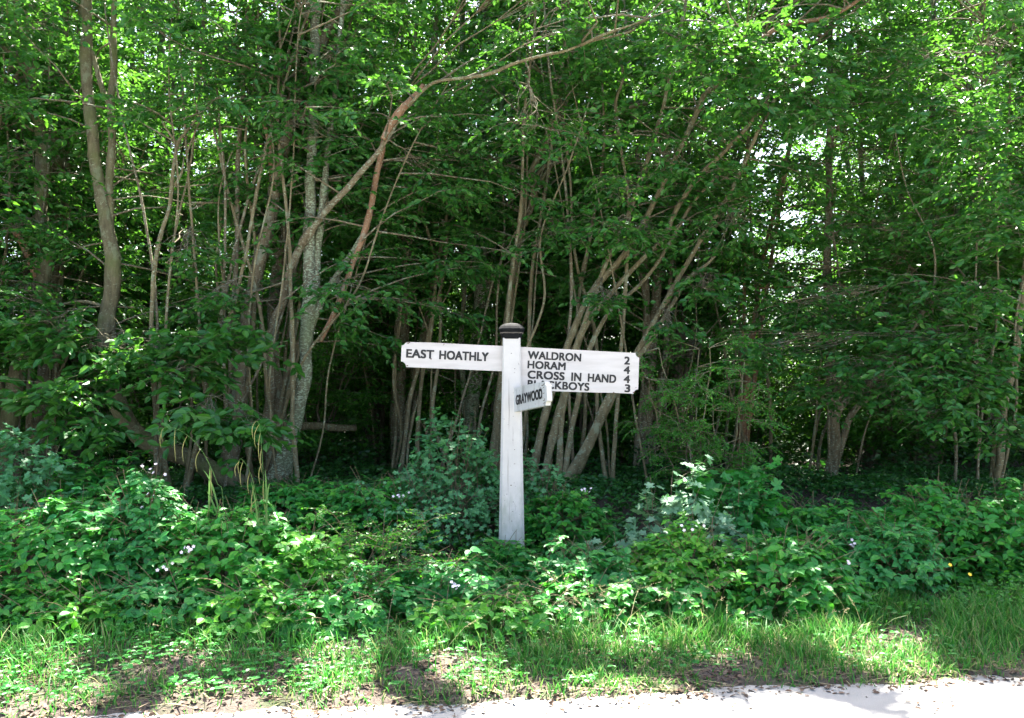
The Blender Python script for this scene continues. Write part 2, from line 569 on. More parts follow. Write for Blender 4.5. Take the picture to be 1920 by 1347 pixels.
M_POST = paint_mat('post_paint', (.53, .505, .48))
M_BOARD = board_paint()
M_GREYB = paint_mat('weathered_shaded_board_paint', (.50, .50, .495), .56, (.20, .20, .19))  # weathered streaks, and grey that paints in the shade on this face
M_EDGE = plain_mat('bare_end_grain', (.42, .33, .24), .8, .2, (.78, .76, .74), 28)
M_BLACK = plain_mat('letter_paint', (.012, .012, .012), .45, .4)
M_CAP = plain_mat('cap_paint', (.004, .005, .006), .75, .1, (.010, .011, .012), 30)
M_CAPW = plain_mat('cap_worn_paint', (.04, .036, .034), .6, .3, (.20, .18, .18), 45)
M_RUST = plain_mat('split_wood', (.10, .06, .04), .9, .1)

SY = 7.27                                             # the post stands this far off
SXP = (959.3 - CX) / F * SY
SZ = float(ground_z(SXP, SY))
sign = thing('signpost', 'white wooden fingerpost with a black cap and three lettered arms on the verge', 'signpost', (SXP, SY, SZ))
def sg(v):                                            # world point -> signpost coordinates
    return np.asarray(v, float) - np.array([SXP, SY, SZ])

mb = MB()
def octo(hw, ch):                                     # square section with chamfered corners
    return np.array([(hw - ch, -hw), (hw, -hw + ch), (hw, hw - ch), (hw - ch, hw), (-hw + ch, hw), (-hw, hw - ch), (-hw, -hw + ch), (-hw + ch, -hw)])
zs = np.concatenate([[-.35], np.linspace(.0, 2.168 - SZ, 24)])
hws = .0743 + .0198 * (2.168 - (zs + SZ))
rings = []
for z, h in zip(zs, hws):
    o8 = octo(h, .010 + .17 * (h - .07) * 2.2)
    rings.append(np.column_stack([o8, np.full(8, z)]))
V = np.concatenate(rings)
q = [(r * 8 + a, r * 8 + (a + 1) % 8, (r + 1) * 8 + (a + 1) % 8, (r + 1) * 8 + a) for r in range(len(zs) - 1) for a in range(8)]
top = [tuple((len(zs) - 1) * 8 + a for a in range(8))]
mb.add(V, [np.array(q), np.array(top)], 0, False)
# long drying splits, each a sliver standing a hair proud of the front face
rg = np.random.default_rng(4)
for (xx, z0, z1, wd) in ((-.022, 1.18, 1.62, .004), (-.028, .62, 1.02, .0032), (.012, 1.05, 1.22, .002), (-.020, .40, .6, .0025), (.03, .5, .58, .002)):
    zz = np.linspace(z0, z1, 9)
    hh = .0743 + .0198 * (2.168 - (zz + SZ)) + .0012
    xc = xx + np.cumsum(rg.normal(0, .0012, 9))
    ww = wd * np.sin(np.linspace(.1, 3.04, 9)) * rg.uniform(.5, 1, 9)
    V = np.concatenate([np.column_stack([xc - ww / 2, -hh, zz]), np.column_stack([xc + ww / 2, -hh, zz])])
    mb.add(V, [np.array([(i, i + 9, i + 10, i + 1) for i in range(8)])], 1, False)
# nail heads and chips down the front
for z in (1.83, 1.70, 1.30, 1.10, 1.02, .90, .72, .58, .5, .42):
    h = .0743 + .0198 * (2.168 - (z + SZ)) + .0015
    th = np.arange(7) * 2 * math.pi / 7
    rr = rg.uniform(.003, .0065)
    V = np.column_stack([.012 + rg.normal(0, .012) + rr * np.cos(th), np.full(7, -h), z + rr * .7 * np.sin(th)])
    mb.add(V, [np.arange(7)[None]], 2 if rg.random() < .6 else 1, False)
mb.build('post', [M_POST, M_RUST, M_CAPW], sign)

mb = MB()
prof = [(.074, 2.160), (.082, 2.163), (.084, 2.178), (.088, 2.186), (.091, 2.206), (.100, 2.214), (.102, 2.226), (.109, 2.232), (.111, 2.246), (.105, 2.254), (.094, 2.268), (.076, 2.282), (.048, 2.293), (.018, 2.298)]
rings = [np.column_stack([octo(r, r * .36), np.full(8, z - SZ)]) for r, z in prof]
V = np.concatenate(rings)
q = np.array([(r * 8 + a, r * 8 + (a + 1) % 8, (r + 1) * 8 + (a + 1) % 8, (r + 1) * 8 + a) for r in range(len(prof) - 1) for a in range(8)])
band = np.isin(np.repeat(np.arange(len(prof) - 1), 8), (4,))
e = (len(prof) - 1) * 8
mb.add(V, [q[~band], np.array([[e + a for a in range(8)], [a for a in range(7, -1, -1)]])], 0, False)
mb.f.append((q[band], 1, False))
mb.build('post_cap', [M_CAP, M_CAPW], sign)

def notch(cx, cz, r, a0, a1, n=6):
    return [(cx + r * math.cos(R(a0 + (a1 - a0) * i / n)), cz + r * math.sin(R(a0 + (a1 - a0) * i / n))) for i in range(n + 1)]

def add_board(mb, outline, O, ex, ez, en, thick, edge_mats):
    """A plank: its outline in (along, up), extruded back from the face along -en. Faces: front 0, back 0, rim per edge."""
    o = np.array(outline)
    n = len(o)
    fr = O + o[:, :1] * ex + o[:, 1:] * ez
    bk = fr - en * thick
    mb.add(fr, [np.arange(n)[None]], 0, False)
    mb.add(bk, [np.arange(n)[None, ::-1]], 0, False)
    for i in range(n):
        j = (i + 1) % n
        mb.add(np.array([fr[i], bk[i], bk[j], fr[j]]), [np.array([(0, 1, 2, 3)])], edge_mats[i], False)

def text_mesh(txt, bold):
    cu = bpy.data.curves.new('lettering', 'FONT')
    cu.body = txt
    cu.size = 1.0
    cu.offset = bold
    cu.space_character = 1.04
    cu.resolution_u = 6
    o = bpy.data.objects.new('lettering', cu)
    C.objects.link(o)
    dg = bpy.context.evaluated_depsgraph_get()
    me = bpy.data.meshes.new_from_object(o.evaluated_get(dg))
    v = np.zeros(len(me.vertices) * 3, np.float32)
    me.vertices.foreach_get('co', v)
    v = v.reshape(-1, 3)
    me.calc_loop_triangles()
    f = [tuple(t.vertices) for t in me.loop_triangles]
    bpy.data.objects.remove(o)
    bpy.data.curves.remove(cu)
    bpy.data.meshes.remove(me)
    return v, f

def add_text(mb, txt, O, ex, ez, en, x0, x1, z0, z1, slant=0.0, bold=.018, lift=.0015):
    """Painted letters fitted into [x0,x1] x [z0,z1] of a board face, standing a hair proud of it; SLANT drops the line per metre."""
    v, f = text_mesh(txt, bold)
    lo, hi = v.min(0), v.max(0)
    u = (v - lo) / np.maximum(hi - lo, 1e-6)
    by = {}
    for p in f:
        by.setdefault(len(p), []).append(p)
    h = z1 - z0
    for q, (sx, sz) in enumerate(((0, 0), (1, 1), (-1, 1), (1, -1), (-1, -1), (1, 0), (-1, 0))):   # brush strokes laid over one another
        a = x0 + .05 * h + u[:, 0] * (x1 - x0 - .10 * h) + sx * .05 * h
        b = z0 + .04 * h + u[:, 1] * (h - .08 * h) - slant * (a - x0) + sz * .04 * h
        V = O + a[:, None] * ex + b[:, None] * ez + en * (lift + q * .00025)
        mb.add(V, [np.array(x) for x in by.values()], 0, False)

k = SY / F                                            # metres per photo pixel at the post
# --- arm towards East Hoathly: reads along from its free end to the post
t = R(-2.5)
ex = np.array([math.cos(t), 0, math.sin(t)]); ez = np.array([-math.sin(t), 0, math.cos(t)]); en = np.array([0, -1.0, 0])
O = sg(px(753.4, 640.4, SY - .02)); O[1] = -.02       # free end, top corner before the notch is cut
L, Hh, r = (945.6 - 753.4) * k / math.cos(t), 47.6 * k, .036
out = [(r + .010, -.004)] + [(L * .3, .001), (L * .62, -.001), (L * .78, -.002)] + [(L, -.001), (L, -Hh)] + [(L * .5, -Hh + .001)] + notch(0, -Hh, r + .010, 0, 90) + notch(0, -.004, r * .85, -90, -20, 3)
out = [(a, b) for a, b in out]
mb = MB()
add_board(mb, out[::-1], O, ex, ez, en, .040, [1 if (a < .06) else 0 for a, b in out[::-1]])
for (a, b, s) in ((.052, -.012, .011), (.064, -.008, .008), (.056, -Hh + .012, .009), (.36, -.008, .007), (.415 - .06, -.016, .004)):
    th = np.arange(8) * 2 * math.pi / 8
    rr = s * rg.uniform(.5, 1.1, 8)
    mb.add(O + (a + rr * np.cos(th))[:, None] * ex + (b + rr * .6 * np.sin(th))[:, None] * ez + en * .001, [np.arange(8)[None]], 2, False)
# a paint flake missing under the second word
mb.add(O + np.array([[.245, -.134, 0], [.262, -.132, 0], [.256, -.150, 0]])[:, :1] * ex + np.array([[-.1345], [-.132], [-.1480]]) * ez + en * .002, [np.array([(0, 1, 2)])], 2, False)
arm1 = mb.build('sign_arm', [M_BOARD, M_EDGE, M_RUST], sign)
arm1['label'] = 'shallow arm lettered EAST HOATHLY'
mb = MB()
add_text(mb, 'EAST', O, ex, ez, en, 9.2 * k, 61.5 * k, -30.2 * k, -13.6 * k, .0, .0)
mb.build('lettering', M_BLACK, arm1)
mb = MB()
add_text(mb, 'HOATHLY', O, ex, ez, en, 71.0 * k, 163.6 * k, -30.6 * k, -13.6 * k, .0, .0)
mb.build('lettering', M_BLACK, arm1)

# --- deep arm towards Waldron
t = R(-3.0)
ex = np.array([math.cos(t), 0, math.sin(t)]); ez = np.array([-math.sin(t), 0, math.cos(t)])
O = sg(px(974.0, 650.6, SY - .02)); O[1] = -.02
L = (1199.5 - 974.0) * k / math.cos(t)
HL, HR, r = 81.0 * k, 76.5 * k, .038
topz = lambda a: -.0035 * a / L
out = [(0, 0), (L - r - .008, -.001)] + notch(L, -.002, r, 175, 262, 5) + notch(L, -HR, r, 90, 180) + [(L * .78, -HR - (HL - HR) * .2 + .003), (L * .66, -HR - (HL - HR) * .3), (0, -HL)]
mb = MB()
add_board(mb, out[::-1], O, ex, ez, en, .040, [1 if a > L - .07 else 0 for a, b in out[::-1]])
for (a, b, s) in ((L - .034, -HR + .012, .013), (L - .02, -HR + .055, .006), (L * .80, -HR + .002, .010), (.10, -.075, .004), (.09, -.11, .003), (.42, -.11, .004), (L - .03, -.18, .003)):
    th = np.arange(8) * 2 * math.pi / 8
    rr = s * rg.uniform(.5, 1.1, 8)
    mb.add(O + (a + rr * np.cos(th))[:, None] * ex + (b + rr * .45 * np.sin(th))[:, None] * ez + en * .001, [np.arange(8)[None]], 2, False)
arm2 = mb.build('sign_arm', [M_BOARD, M_EDGE, M_RUST], sign)
arm2['label'] = 'deep arm lettered with four villages and their miles'
def line(txt, xa, xb, ytop, ybot):                    # photo columns and rows at the line's own start
    def loc(x, y):
        p = sg(px(x, y, SY - .02)) - O
        return p @ ex, p @ ez
    a0, zt = loc(xa, ytop)
    _, zb = loc(xa, ybot)
    mb = MB()
    add_text(mb, txt, O, ex, ez, en, a0, a0 + (xb - xa) * k / math.cos(t), zb, zt, 0.0, .0)
    mb.build('lettering', M_BLACK, arm2)
line('WALDRON', 990.0, 1090.0, 658.0, 673.4)
line('HORAM', 989.5, 1060.9, 676.2, 691.2)
line('CROSS', 989.5, 1059.0, 694.6, 710.2)
line('IN', 1071.5, 1090.5, 698.6, 714.6)
line('HAND', 1102.5, 1155.7, 700.4, 716.0)
line('BLACKBOYS', 989.5, 1105.2, 712.4, 727.6)
line('2', 1170.8, 1181.6, 668.6, 683.8)
line('4', 1169.6, 1181.6, 686.4, 701.2)
line('4', 1169.6, 1181.6, 703.6, 718.4)
line('3', 1171.5, 1182.2, 720.6, 735.8)

# --- short arm towards Graywood, pointing over the road
az = R(-67)
tilt = R(4.0)
ex = np.array([math.cos(az) * math.cos(tilt), math.sin(az) * math.cos(tilt), math.sin(tilt)])
en = np.array([math.sin(az), -math.cos(az), 0.0])     # the lettered face looks back past the post
ez = np.cross(ex, en) * -1
if ez[2] < 0: ez = -ez
O = sg(px(962.6, 728.0, SY - .075))
L, Hh, r = .655, .203, .034
tf = np.linspace(0, 1, 5)
out = [(0, 0), (L * .45, .002), (L - r, -.004)] + notch(L, -.004, r, 180, 265, 4) + [(L - .004, -.085), (L + .002, -.12)] + notch(L, -.190, r, 92, 180, 4) + [(L * .5, -.196), (0, -Hh)]
mb = MB()
add_board(mb, out[::-1], O, ex, ez, en, .044, [1 if a > L - .06 else 0 for a, b in out[::-1]])
for s in range(16):                                   # split, flaking paint near the tip
    a, b = L - .03 - abs(rg.normal(0, .07)), rg.uniform(-.18, -.02)
    ln = rg.uniform(.015, .07)
    mb.add(O + np.array([[a - ln], [a], [a - ln * .4]]) * ex + np.array([[b], [b + .004], [b - .004]]) * ez + en * .0012, [np.array([(0, 1, 2)])], 2, False)
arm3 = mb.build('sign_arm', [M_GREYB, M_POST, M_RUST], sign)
arm3['label'] = 'short weathered arm lettered GRAYWOOD'
mb = MB()
add_text(mb, 'GRAYWOOD', O, ex, ez, en, .047, .575, -.150, -.066, -.03, .0)
mb.build('lettering', M_BLACK, arm3)

# ------------------------------------------------------------------ trees
# gaps in the boughs: where the sun gets down to the verge and lane edge (photo column, row, radius in photo pixels)
GAPS = [(20, 1275, 40), (95, 1325, 40), (350, 1345, 40), (620, 1302, 20), (850, 1275, 12), (962, 1320, 25), (1190, 1240, 18), (1040, 1203, 8), (1250, 1332, 45), (1650, 1250, 46), (1800, 1312, 60), (1345, 1242, 10), (480, 1338, 26), (300, 1262, 10), (1110, 1322, 24), (1500, 1338, 40), (640, 1345, 30)]
HIGH_GAPS = [(310, 925, 24, 6.4), (350, 985, 20, 6.2), (190, 965, 16, 6.1), (60, 1010, 14, 6.1), (880, 1130, 24, 6.2), (850, 1060, 14, 6.2), (225, 680, 20, 8.4), (140, 770, 16, 8.1), (1290, 930, 14, 6.9), (1420, 130, 60, 8.3), (1840, 260, 60, 8.3)]
def _gap_rows():
    out = []
    for x, y, r_ in GAPS:
        Y = CAMH * F / (y - HY)
        out.append((*px(x, y, Y), r_ * Y / F + .25))
    for x, y, r_, Y in HIGH_GAPS:
        out.append((*px(x, y, Y), r_ * Y / F + .17))
    return np.array(out)
GAP = _gap_rows()
SUN = np.array(sd)
def sunlit_gap(B):
    """True for points that stand between the sun and one of the gaps."""
    hit = np.zeros(len(B), bool)
    for gx_, gy_, gz_, gr in GAP:
        v = B - np.array([gx_, gy_, gz_])
        al = v @ SUN
        dist = np.linalg.norm(v - al[:, None] * SUN, axis=1)
        hit |= (dist < gr) & (al > .7)
    return hit

def bias_dirs(rng, n, z, front):
    """Azimuths for side branches: low ones keep off the road side unless FRONT says otherwise; high ones reach out over it for the light."""
    az = rng.uniform(0, 2 * math.pi, n)
    keep = np.clip(front + (z - 4.2) * .3, 0, 1)
    face = np.sin(az) < -.25
    high = (z > 4.6) & (rng.random(n) < .22)
    az = np.where(high, rng.normal(-1.571, .7, n), az)
    flip = face & (rng.random(n) > keep)
    az[flip] = -az[flip]
    return az

def add_branches(mb, S, az, el, Ln, rng, sp=13, k=9, ln=(.05, .08), form='ovate', sprL=(.28, .48), r0=.0085, mats=(0, 1), twig=True, noise=.4, gaps=False):
    N = len(S)
    t = np.linspace(0, 1, 6)
    D = np.stack([np.cos(az) * np.cos(el), np.sin(az) * np.cos(el), np.sin(el)], -1)
    side = nrm(np.cross(D, [0, 0, 1.0]))
    P = S[:, None] + D[:, None] * (Ln[:, None] * t)[..., None]
    P += side[:, None] * (rng.normal(0, .10, (N, 1)) * Ln[:, None] * np.sin(t * 3.1))[..., None]
    P += side[:, None] * (rng.normal(0, .03, (N, 6)) * Ln[:, None])[..., None] * (t > 0)[None, :, None]
    P[..., 2] -= .20 * Ln[:, None] * t ** 2
    rad = r0 * np.sqrt(Ln)[:, None] * (1.02 - t)[None] + .0016
    batch_tubes(mb, P, rad, 5, mats[1])
    # leafy shoots set out in flat layers along the outer part of each branch
    tt = rng.uniform(.22, 1.0, (N, sp))
    tt[:, -1] = 1.0
    f = tt * 5
    i0 = np.minimum(f.astype(int), 4)
    fr = (f - i0)[..., None]
    n_ = np.arange(N)[:, None]
    B = P[n_, i0] * (1 - fr) + P[n_, i0 + 1] * fr
    T = nrm(P[n_, i0 + 1] - P[n_, i0])
    sg_ = np.where(rng.random((N, sp)) < .5, 1.0, -1.0)
    a = R(52) + rng.normal(0, .3, (N, sp))
    a[:, -1] = 0
    SD = T * np.cos(a)[..., None] + nrm(np.cross([0, 0, 1.0], T)) * (np.sin(a) * sg_)[..., None]
    SD[..., 2] += rng.normal(-.06, .30, (N, sp))
    L = rng.uniform(*sprL, (N, sp)) * np.clip(.7 + .4 * (1 - tt), .7, 1.1)
    sprays(mb, B.reshape(-1, 3), SD.reshape(-1, 3), L.reshape(-1), rng, k, ln, .60, form, noise, .22, twig, mats, gaps)

def stem_path(D, rows):
    """rows (px, py, width px[, depth]) from tip to base -> smooth (x, y, z, radius) rows carried down to the ground and up out of the picture."""
    pts = []
    for r in rows:
        d = r[3] if len(r) > 3 else D
        p = px(r[0], r[1], d)
        pts.append([*p, max(.004, r[2] * (.77 if r[2] > 15 else .84) * d / F / 2)])
    pts = pts[::-1]                                    # base first
    return np.array(pts)

def grow_down(p):
    b, c = p[0], p[1]
    g = float(ground_z(b[0], b[1]))
    if b[2] > g - .02:
        d = (b - c)[:3]
        d = d / max(np.linalg.norm(d), 1e-6)
        if d[2] > -.5:
            d = np.array([d[0], d[1], -.5])
        h = b[2] - g + .12
        e = b[:3] + d / abs(d[2]) * h
        e[2] = float(ground_z(e[0], e[1])) - .12
        p = np.vstack([[*e, b[3] * 1.45], p])
    return p

def grow_up(p, rng, extra):
    t, s = p[-1], p[-2]
    d = nrm((t - s)[:3])
    rows, q, r = [], t[:3].copy(), t[3]
    n = max(2, int(extra / .9))
    for i in range(n):
        d = nrm(d + np.array([0, -.05, .12]) + rng.normal(0, .10, 3))
        q = q + d * .9
        r = max(.010, r * .86)
        rows.append([*q, r])
    return np.vstack([p, rows])

def trunk_mesh(mb, path, rng, mat=0, sides=12, rough=.10):
    rs = catmull(path, .07)
    n = len(rs)
    P = rs[:, :3].copy()
    rad = np.maximum(rs[:, 3], .003)
    amp = np.minimum(rad * .34, .016)[:, None]
    for _k in range(max(2, n // 9)):
        rad = rad * (1 + rng.uniform(.05, .22) * np.exp(-((np.arange(n) - rng.integers(0, n)) / rng.uniform(.8, 2.2)) ** 2))
    k1 = rng.normal(0, 1, (n, 3))
    for _ in range(3):
        k1[1:-1] = (k1[:-2] + k1[1:-1] + k1[2:]) / 3
    P[1:] += (k1 * amp)[1:]
    wob = 1 + rng.normal(0, rough * .45, (n, sides)) * np.clip(rad / .03, .3, 1)[:, None]
    th = np.arange(sides) * 2 * math.pi / sides
    wob += rough * .7 * np.sin(th[None] * 3 + np.linspace(0, 4, n)[:, None] + rng.uniform(0, 6))
    wob = wob[None]
    batch_tubes(mb, P[None], rad[None], sides, mat, (.05, 1.0, .12), wob, True)
    return rs

def tree(label, stems, depth, bark, seed, limbs=(), density=26, zlo=2.2, front=.35, clusters=(), up=3.5, leaf=(.068, .105), group=None, blen=(.7, 1.7), leafmat=None, form='ovate', sp=13, name='woodland_tree', poles=5, lean=.5):
    rng = np.random.default_rng(seed)
    paths = []
    for st in stems:
        d = depth
        rows = st
        if isinstance(st[0], (int, float)):
            d, rows = st[0], st[1]
        p = grow_down(stem_path(d, rows))
        if rows[0][1] < 40 or rows[0][2] > 9:
            p = grow_up(p, rng, up + max(0, (5.2 - p[-1][2])) * .8)
        paths.append(p)
    base = paths[0][0][:3].copy()
    base[2] = float(ground_z(base[0], base[1]))
    root = thing(name, label, 'tree', tuple(base), group)
    smooth_paths = []
    for p in paths:
        mb = MB()
        b = bark
        smooth_paths.append(trunk_mesh(mb, p, rng))
        mb.build('trunk', b, root, base)
    for q in range(poles):                             # slender poles from the same stool
        f = base + np.array([rng.uniform(-.45, .45), rng.uniform(-.3, .35), -.1])
        hgt = rng.uniform(3.6, 7.5)
        t = np.linspace(0, 1, 7)
        lx = rng.normal(lean, .75) * (1 if rng.random() < .8 else -1)
        ly = rng.normal(0, .4)
        pp = np.stack([f[0] + lx * t ** 1.2 + rng.normal(0, .06, 7) * (t > 0), f[1] + ly * t + rng.normal(0, .05, 7) * (t > 0), f[2] + hgt * t, rng.uniform(.011, .026) * (1.1 - .75 * t)], -1)
        mb = MB()
        rs = trunk_mesh(mb, pp, rng, sides=7)
        mb.build('trunk', M_BARKP if rng.random() < .6 else M_BARK, root, base)
        if q % 2 == 0:
            smooth_paths.append(rs)
    for lb in limbs:
        d, rows = depth, lb[0]
        b = lb[1] if len(lb) > 1 and lb[1] is not None else bark
        p = stem_path(lb[2] if len(lb) > 2 else d, rows)
        mb = MB()
        rs = trunk_mesh(mb, p, rng, sides=8)
        mb.build('limb', b, root, base)
        if len(lb) <= 3:
            smooth_paths.append(rs)
    mb = MB()
    density = int(density * DENS)
    if density:
        allp = [s[s[:, 2] > zlo] for s in smooth_paths]
        allp = [s for s in allp if len(s) > 3]
        P = np.vstack(allp)
        wt = np.clip((P[:, 2] - zlo) / 1.5 + .25, .25, 1.6)
        pick = rng.choice(len(P), density, p=wt / wt.sum())
        S = P[pick, :3]
        az = bias_dirs(rng, density, S[:, 2], front)
        el = rng.uniform(R(-6), R(48), density)
        Ln = rng.uniform(*blen, density)
        add_branches(mb, S, az, el, Ln, rng, sp=sp, ln=leaf, mats=(0, 1), form=form, gaps=depth < 13.5)
    for c in clusters:                                 # low leafy boughs and added unseen shade boughs: where, how big, how far off
        cx, cy, hw, hh, d, n = c[:6]
        n = int(n * 1.35)
        q = rng.normal(0, .48, (n, 3))
        Bc = px(cx, cy, d)
        kx = d / F
        B = Bc + q * np.array([hw * kx, .22, hh * kx])
        az = rng.uniform(0, 2 * math.pi, n)
        Dd = np.stack([np.cos(az), np.sin(az), rng.normal(-.12, .2, n)], -1)
        big = c[6] if len(c) > 6 else 1.0
        sprays(mb, B, Dd, rng.uniform(.22, .40, n), rng, 8, (leaf[0] * big, leaf[1] * big), .62, 'ovate', .45, gaps=True)
        # the bough that carries them, from the nearest stem
        P = np.vstack(smooth_paths)[:, :3]
        near = P[np.argmin(np.linalg.norm(P - (Bc + [0, 0, .25]), axis=1))]
        t = np.linspace(0, 1, 7)[:, None]
        arc = near * (1 - t) + Bc * t + np.array([0, 0, 1.0]) * np.sin(t * math.pi) * .10 + rng.normal(0, .015, (7, 3))
        batch_tubes(mb, arc[None], np.linspace(.011, .003, 7)[None], 5, 1)
        m = min(n, 26)
        hub = arc[rng.integers(3, 7, m)]
        tgt = B[rng.choice(n, m, replace=False)]
        t3 = np.linspace(0, 1, 4)[None, :, None]
        tw = hub[:, None] * (1 - t3) + tgt[:, None] * t3
        tw[:, 1:3] += rng.normal(0, .03, (m, 2, 3))
        batch_tubes(mb, tw, np.broadcast_to(np.array([.004, .003, .0024, .0016]), (m, 4)), 4, 1)
    if mb.v:
        mb.build('crown', [leafmat or M_HORN, M_BARK], root, base)
    return root

DENS = 2.1
def shade(x, y, hw, n, al=6.3):
    """An unseen bough added between the sun and one place on the ground, so that its shadow lies there."""
    Y = CAMH * F / (y - HY)
    p = px(x, y, Y) + SUN * al
    return (p[0] / p[1] * F + CX, HY - (p[2] - CAMH) / p[1] * F, hw * Y / p[1], 20, p[1], n)
# front row ------------------------------------------------------------------
tree('mossy trunk kinked outward halfway up, close beside the straight lichened trunk',
     [[(10, -30, 26), (38, 90, 28), (70, 190, 30), (83, 320, 34), (76, 390, 30), (86, 490, 32), (74, 580, 32), (50, 650, 34), (25, 740, 38), (10, 850, 44)]],
     10.0, M_BARKM, 11, front=.06, limbs=[([(78, 60, 4), (60, 100, 5), (25, 150, 7), (5, 190, 7), (30, 215, 8), (64, 245, 9)], M_BARKP), ([(0, 400, 10), (28, 430, 13), (48, 470, 14), (70, 520, 15)], M_BARKR)],
     density=46, clusters=[(40, 300, 70, 45, 9.2, 24), (30, 430, 60, 35, 9.0, 18), (40, 560, 80, 60, 8.9, 40), (60, 50, 90, 50, 9.0, 40)])
tree('straight upright lichened trunk close behind the kinked mossy trunk',
     [[(116, -30, 30), (113, 120, 32), (108, 260, 34), (104, 420, 36), (95, 560, 36), (85, 700, 38), (75, 860, 44)],
      [(13, -30, 8), (37, 136, 9), (33, 302, 10), (47, 468, 12), (59, 634, 13), (56, 800, 14)],
      [(153, -30, 8), (142, 136, 8), (127, 302, 10), (120, 468, 10), (102, 634, 12), (99, 800, 12)]],
     11.0, M_BARK, 12, density=44, front=.2)
tree('trunk bent like a J, its foot curving towards the three stemmed clump',
     [[(165, -30, 22), (163, 120, 24), (172, 230, 26), (182, 330, 28), (203, 430, 32), (211, 480, 36), (205, 560, 36), (200, 640, 38), (205, 700, 40), (228, 775, 42), (268, 825, 44), (320, 848, 44), (380, 872, 46)],
      [(215, -30, 11), (213, 110, 14), (208, 190, 18), (210, 260, 18), (206, 330, 18), (205, 430, 20), (207, 560, 24), (215, 740, 26), (262, 826, 30), (372, 874, 30)]],
     9.3, M_BARKM, 13, front=.06, limbs=[([(172, 95, 8), (180, 125, 10), (190, 160, 12), (208, 205, 14)],), ([(90, 580, 5), (130, 568, 6), (165, 566, 7), (200, 580, 9)], M_BARKP)],
     density=50, clusters=[(250, 655, 150, 45, 8.6, 60, 1.45), (110, 620, 90, 40, 8.5, 36, 1.45), (240, 330, 110, 60, 9.9, 26), (130, 745, 90, 45, 8.2, 44, 1.45), (160, 800, 70, 30, 8.1, 24, 1.45), (400, 560, 70, 40, 8.8, 20), shade(420, 1310, 80, 129), shade(220, 1330, 70, 116), shade(560, 1320, 60, 96)])
tree('thin pale sapling forking halfway up, beside the trunk bent like a J',
     [(9.0, [(388, 200, 3.5), (345, 252, 5), (332, 272, 7), (324, 330, 8), (318, 390, 8), (300, 445, 8), (290, 500, 9), (284, 620, 10), (292, 760, 11), (310, 880, 12)])],
     9.0, M_BARKP, 14, limbs=[([(303, 226, 3), (312, 242, 4), (331, 268, 6)], None, 9.0), ([(344, 296, 3), (341, 325, 5), (328, 348, 6)], None, 9.0)],
     density=10, zlo=2.6, up=0, blen=(.5, 1.0), clusters=[(395, 640, 110, 45, 8.5, 44, 1.45), (400, 780, 75, 40, 8.0, 34, 1.45), (330, 700, 60, 40, 8.3, 22, 1.45), (470, 800, 45, 22, 8.0, 14, 1.45)])
tree('leaning trunk with a snapped upright stub, outermost of the three stemmed clump',
     [[(668, -30, 22), (625, 40, 24), (585, 110, 26), (552, 200, 28), (525, 300, 30), (508, 400, 30), (490, 480, 32), (472, 560, 32), (456, 640, 34), (447, 740, 36), (432, 850, 42)],
      [(587, -30, 9), (554, 136, 10), (520, 302, 11), (491, 468, 13), (457, 634, 14), (440, 800, 15)],
      [(466, -30, 8), (459, 136, 8), (447, 302, 10), (444, 468, 10), (434, 634, 12), (429, 800, 12)]],
     9.5, M_BARK, 15, front=.06, limbs=[([(491, 180, 9), (495, 230, 11), (506, 268, 12), (511, 312, 12), (515, 390, 13)], M_BARKR)],
     density=52, clusters=[(560, 235, 90, 40, 9.0, 22), (540, 410, 80, 40, 9.9, 20), (450, 130, 70, 60, 9.0, 28), (350, 470, 80, 40, 8.8, 20)])
tree('forked trunk amid the three stemmed clump, its long slanting limb snapped off',
     [(10.0, [(575, -30, 16), (568, 120, 17), (560, 250, 18), (545, 350, 20), (525, 480, 24), (512, 600, 28), (512, 720, 32), (510, 860, 38)]),
      (9.4, [(760, 205, 7, 8.78), (742, 232, 9, 8.82), (712, 280, 11, 8.87), (665, 335, 13, 9.0), (622, 383, 14, 9.1), (580, 440, 16, 9.2), (550, 492, 18, 9.3), (530, 560, 18, 9.4), (508, 640, 21, 9.5), (505, 860, 26, 9.7)])],
     10.0, M_BARK, 16, front=.06, limbs=[([(1192, 52, 3), (1175, 62, 5), (1110, 78, 5), (1060, 95, 6), (1010, 106, 6), (960, 122, 7), (920, 138, 7), (870, 147, 7), (825, 152, 7), (800, 163, 7), (765, 200, 7)], M_BARKP, 8.7),
                              ([(1260, 18, 3), (1190, 45, 4), (1130, 66, 6), (1088, 86, 7)], M_BARKP, 8.6),
                              ([(796, 158, 9), (788, 168, 13), (768, 188, 14), (745, 214, 15), (728, 240, 15), (718, 262, 13)], M_BARKR, 8.78, 0),
                              ([(718, 262, 12), (704, 340, 14), (692, 400, 14), (678, 450, 14), (660, 500, 13), (640, 560, 12), (600, 640, 12)], M_BARKR, 9.3)],
     density=46, up=0, clusters=[(670, 110, 80, 50, 9.4, 22), (1010, 235, 90, 40, 8.6, 40), (800, 330, 90, 50, 9.4, 30), (1090, 60, 90, 40, 8.8, 34)])
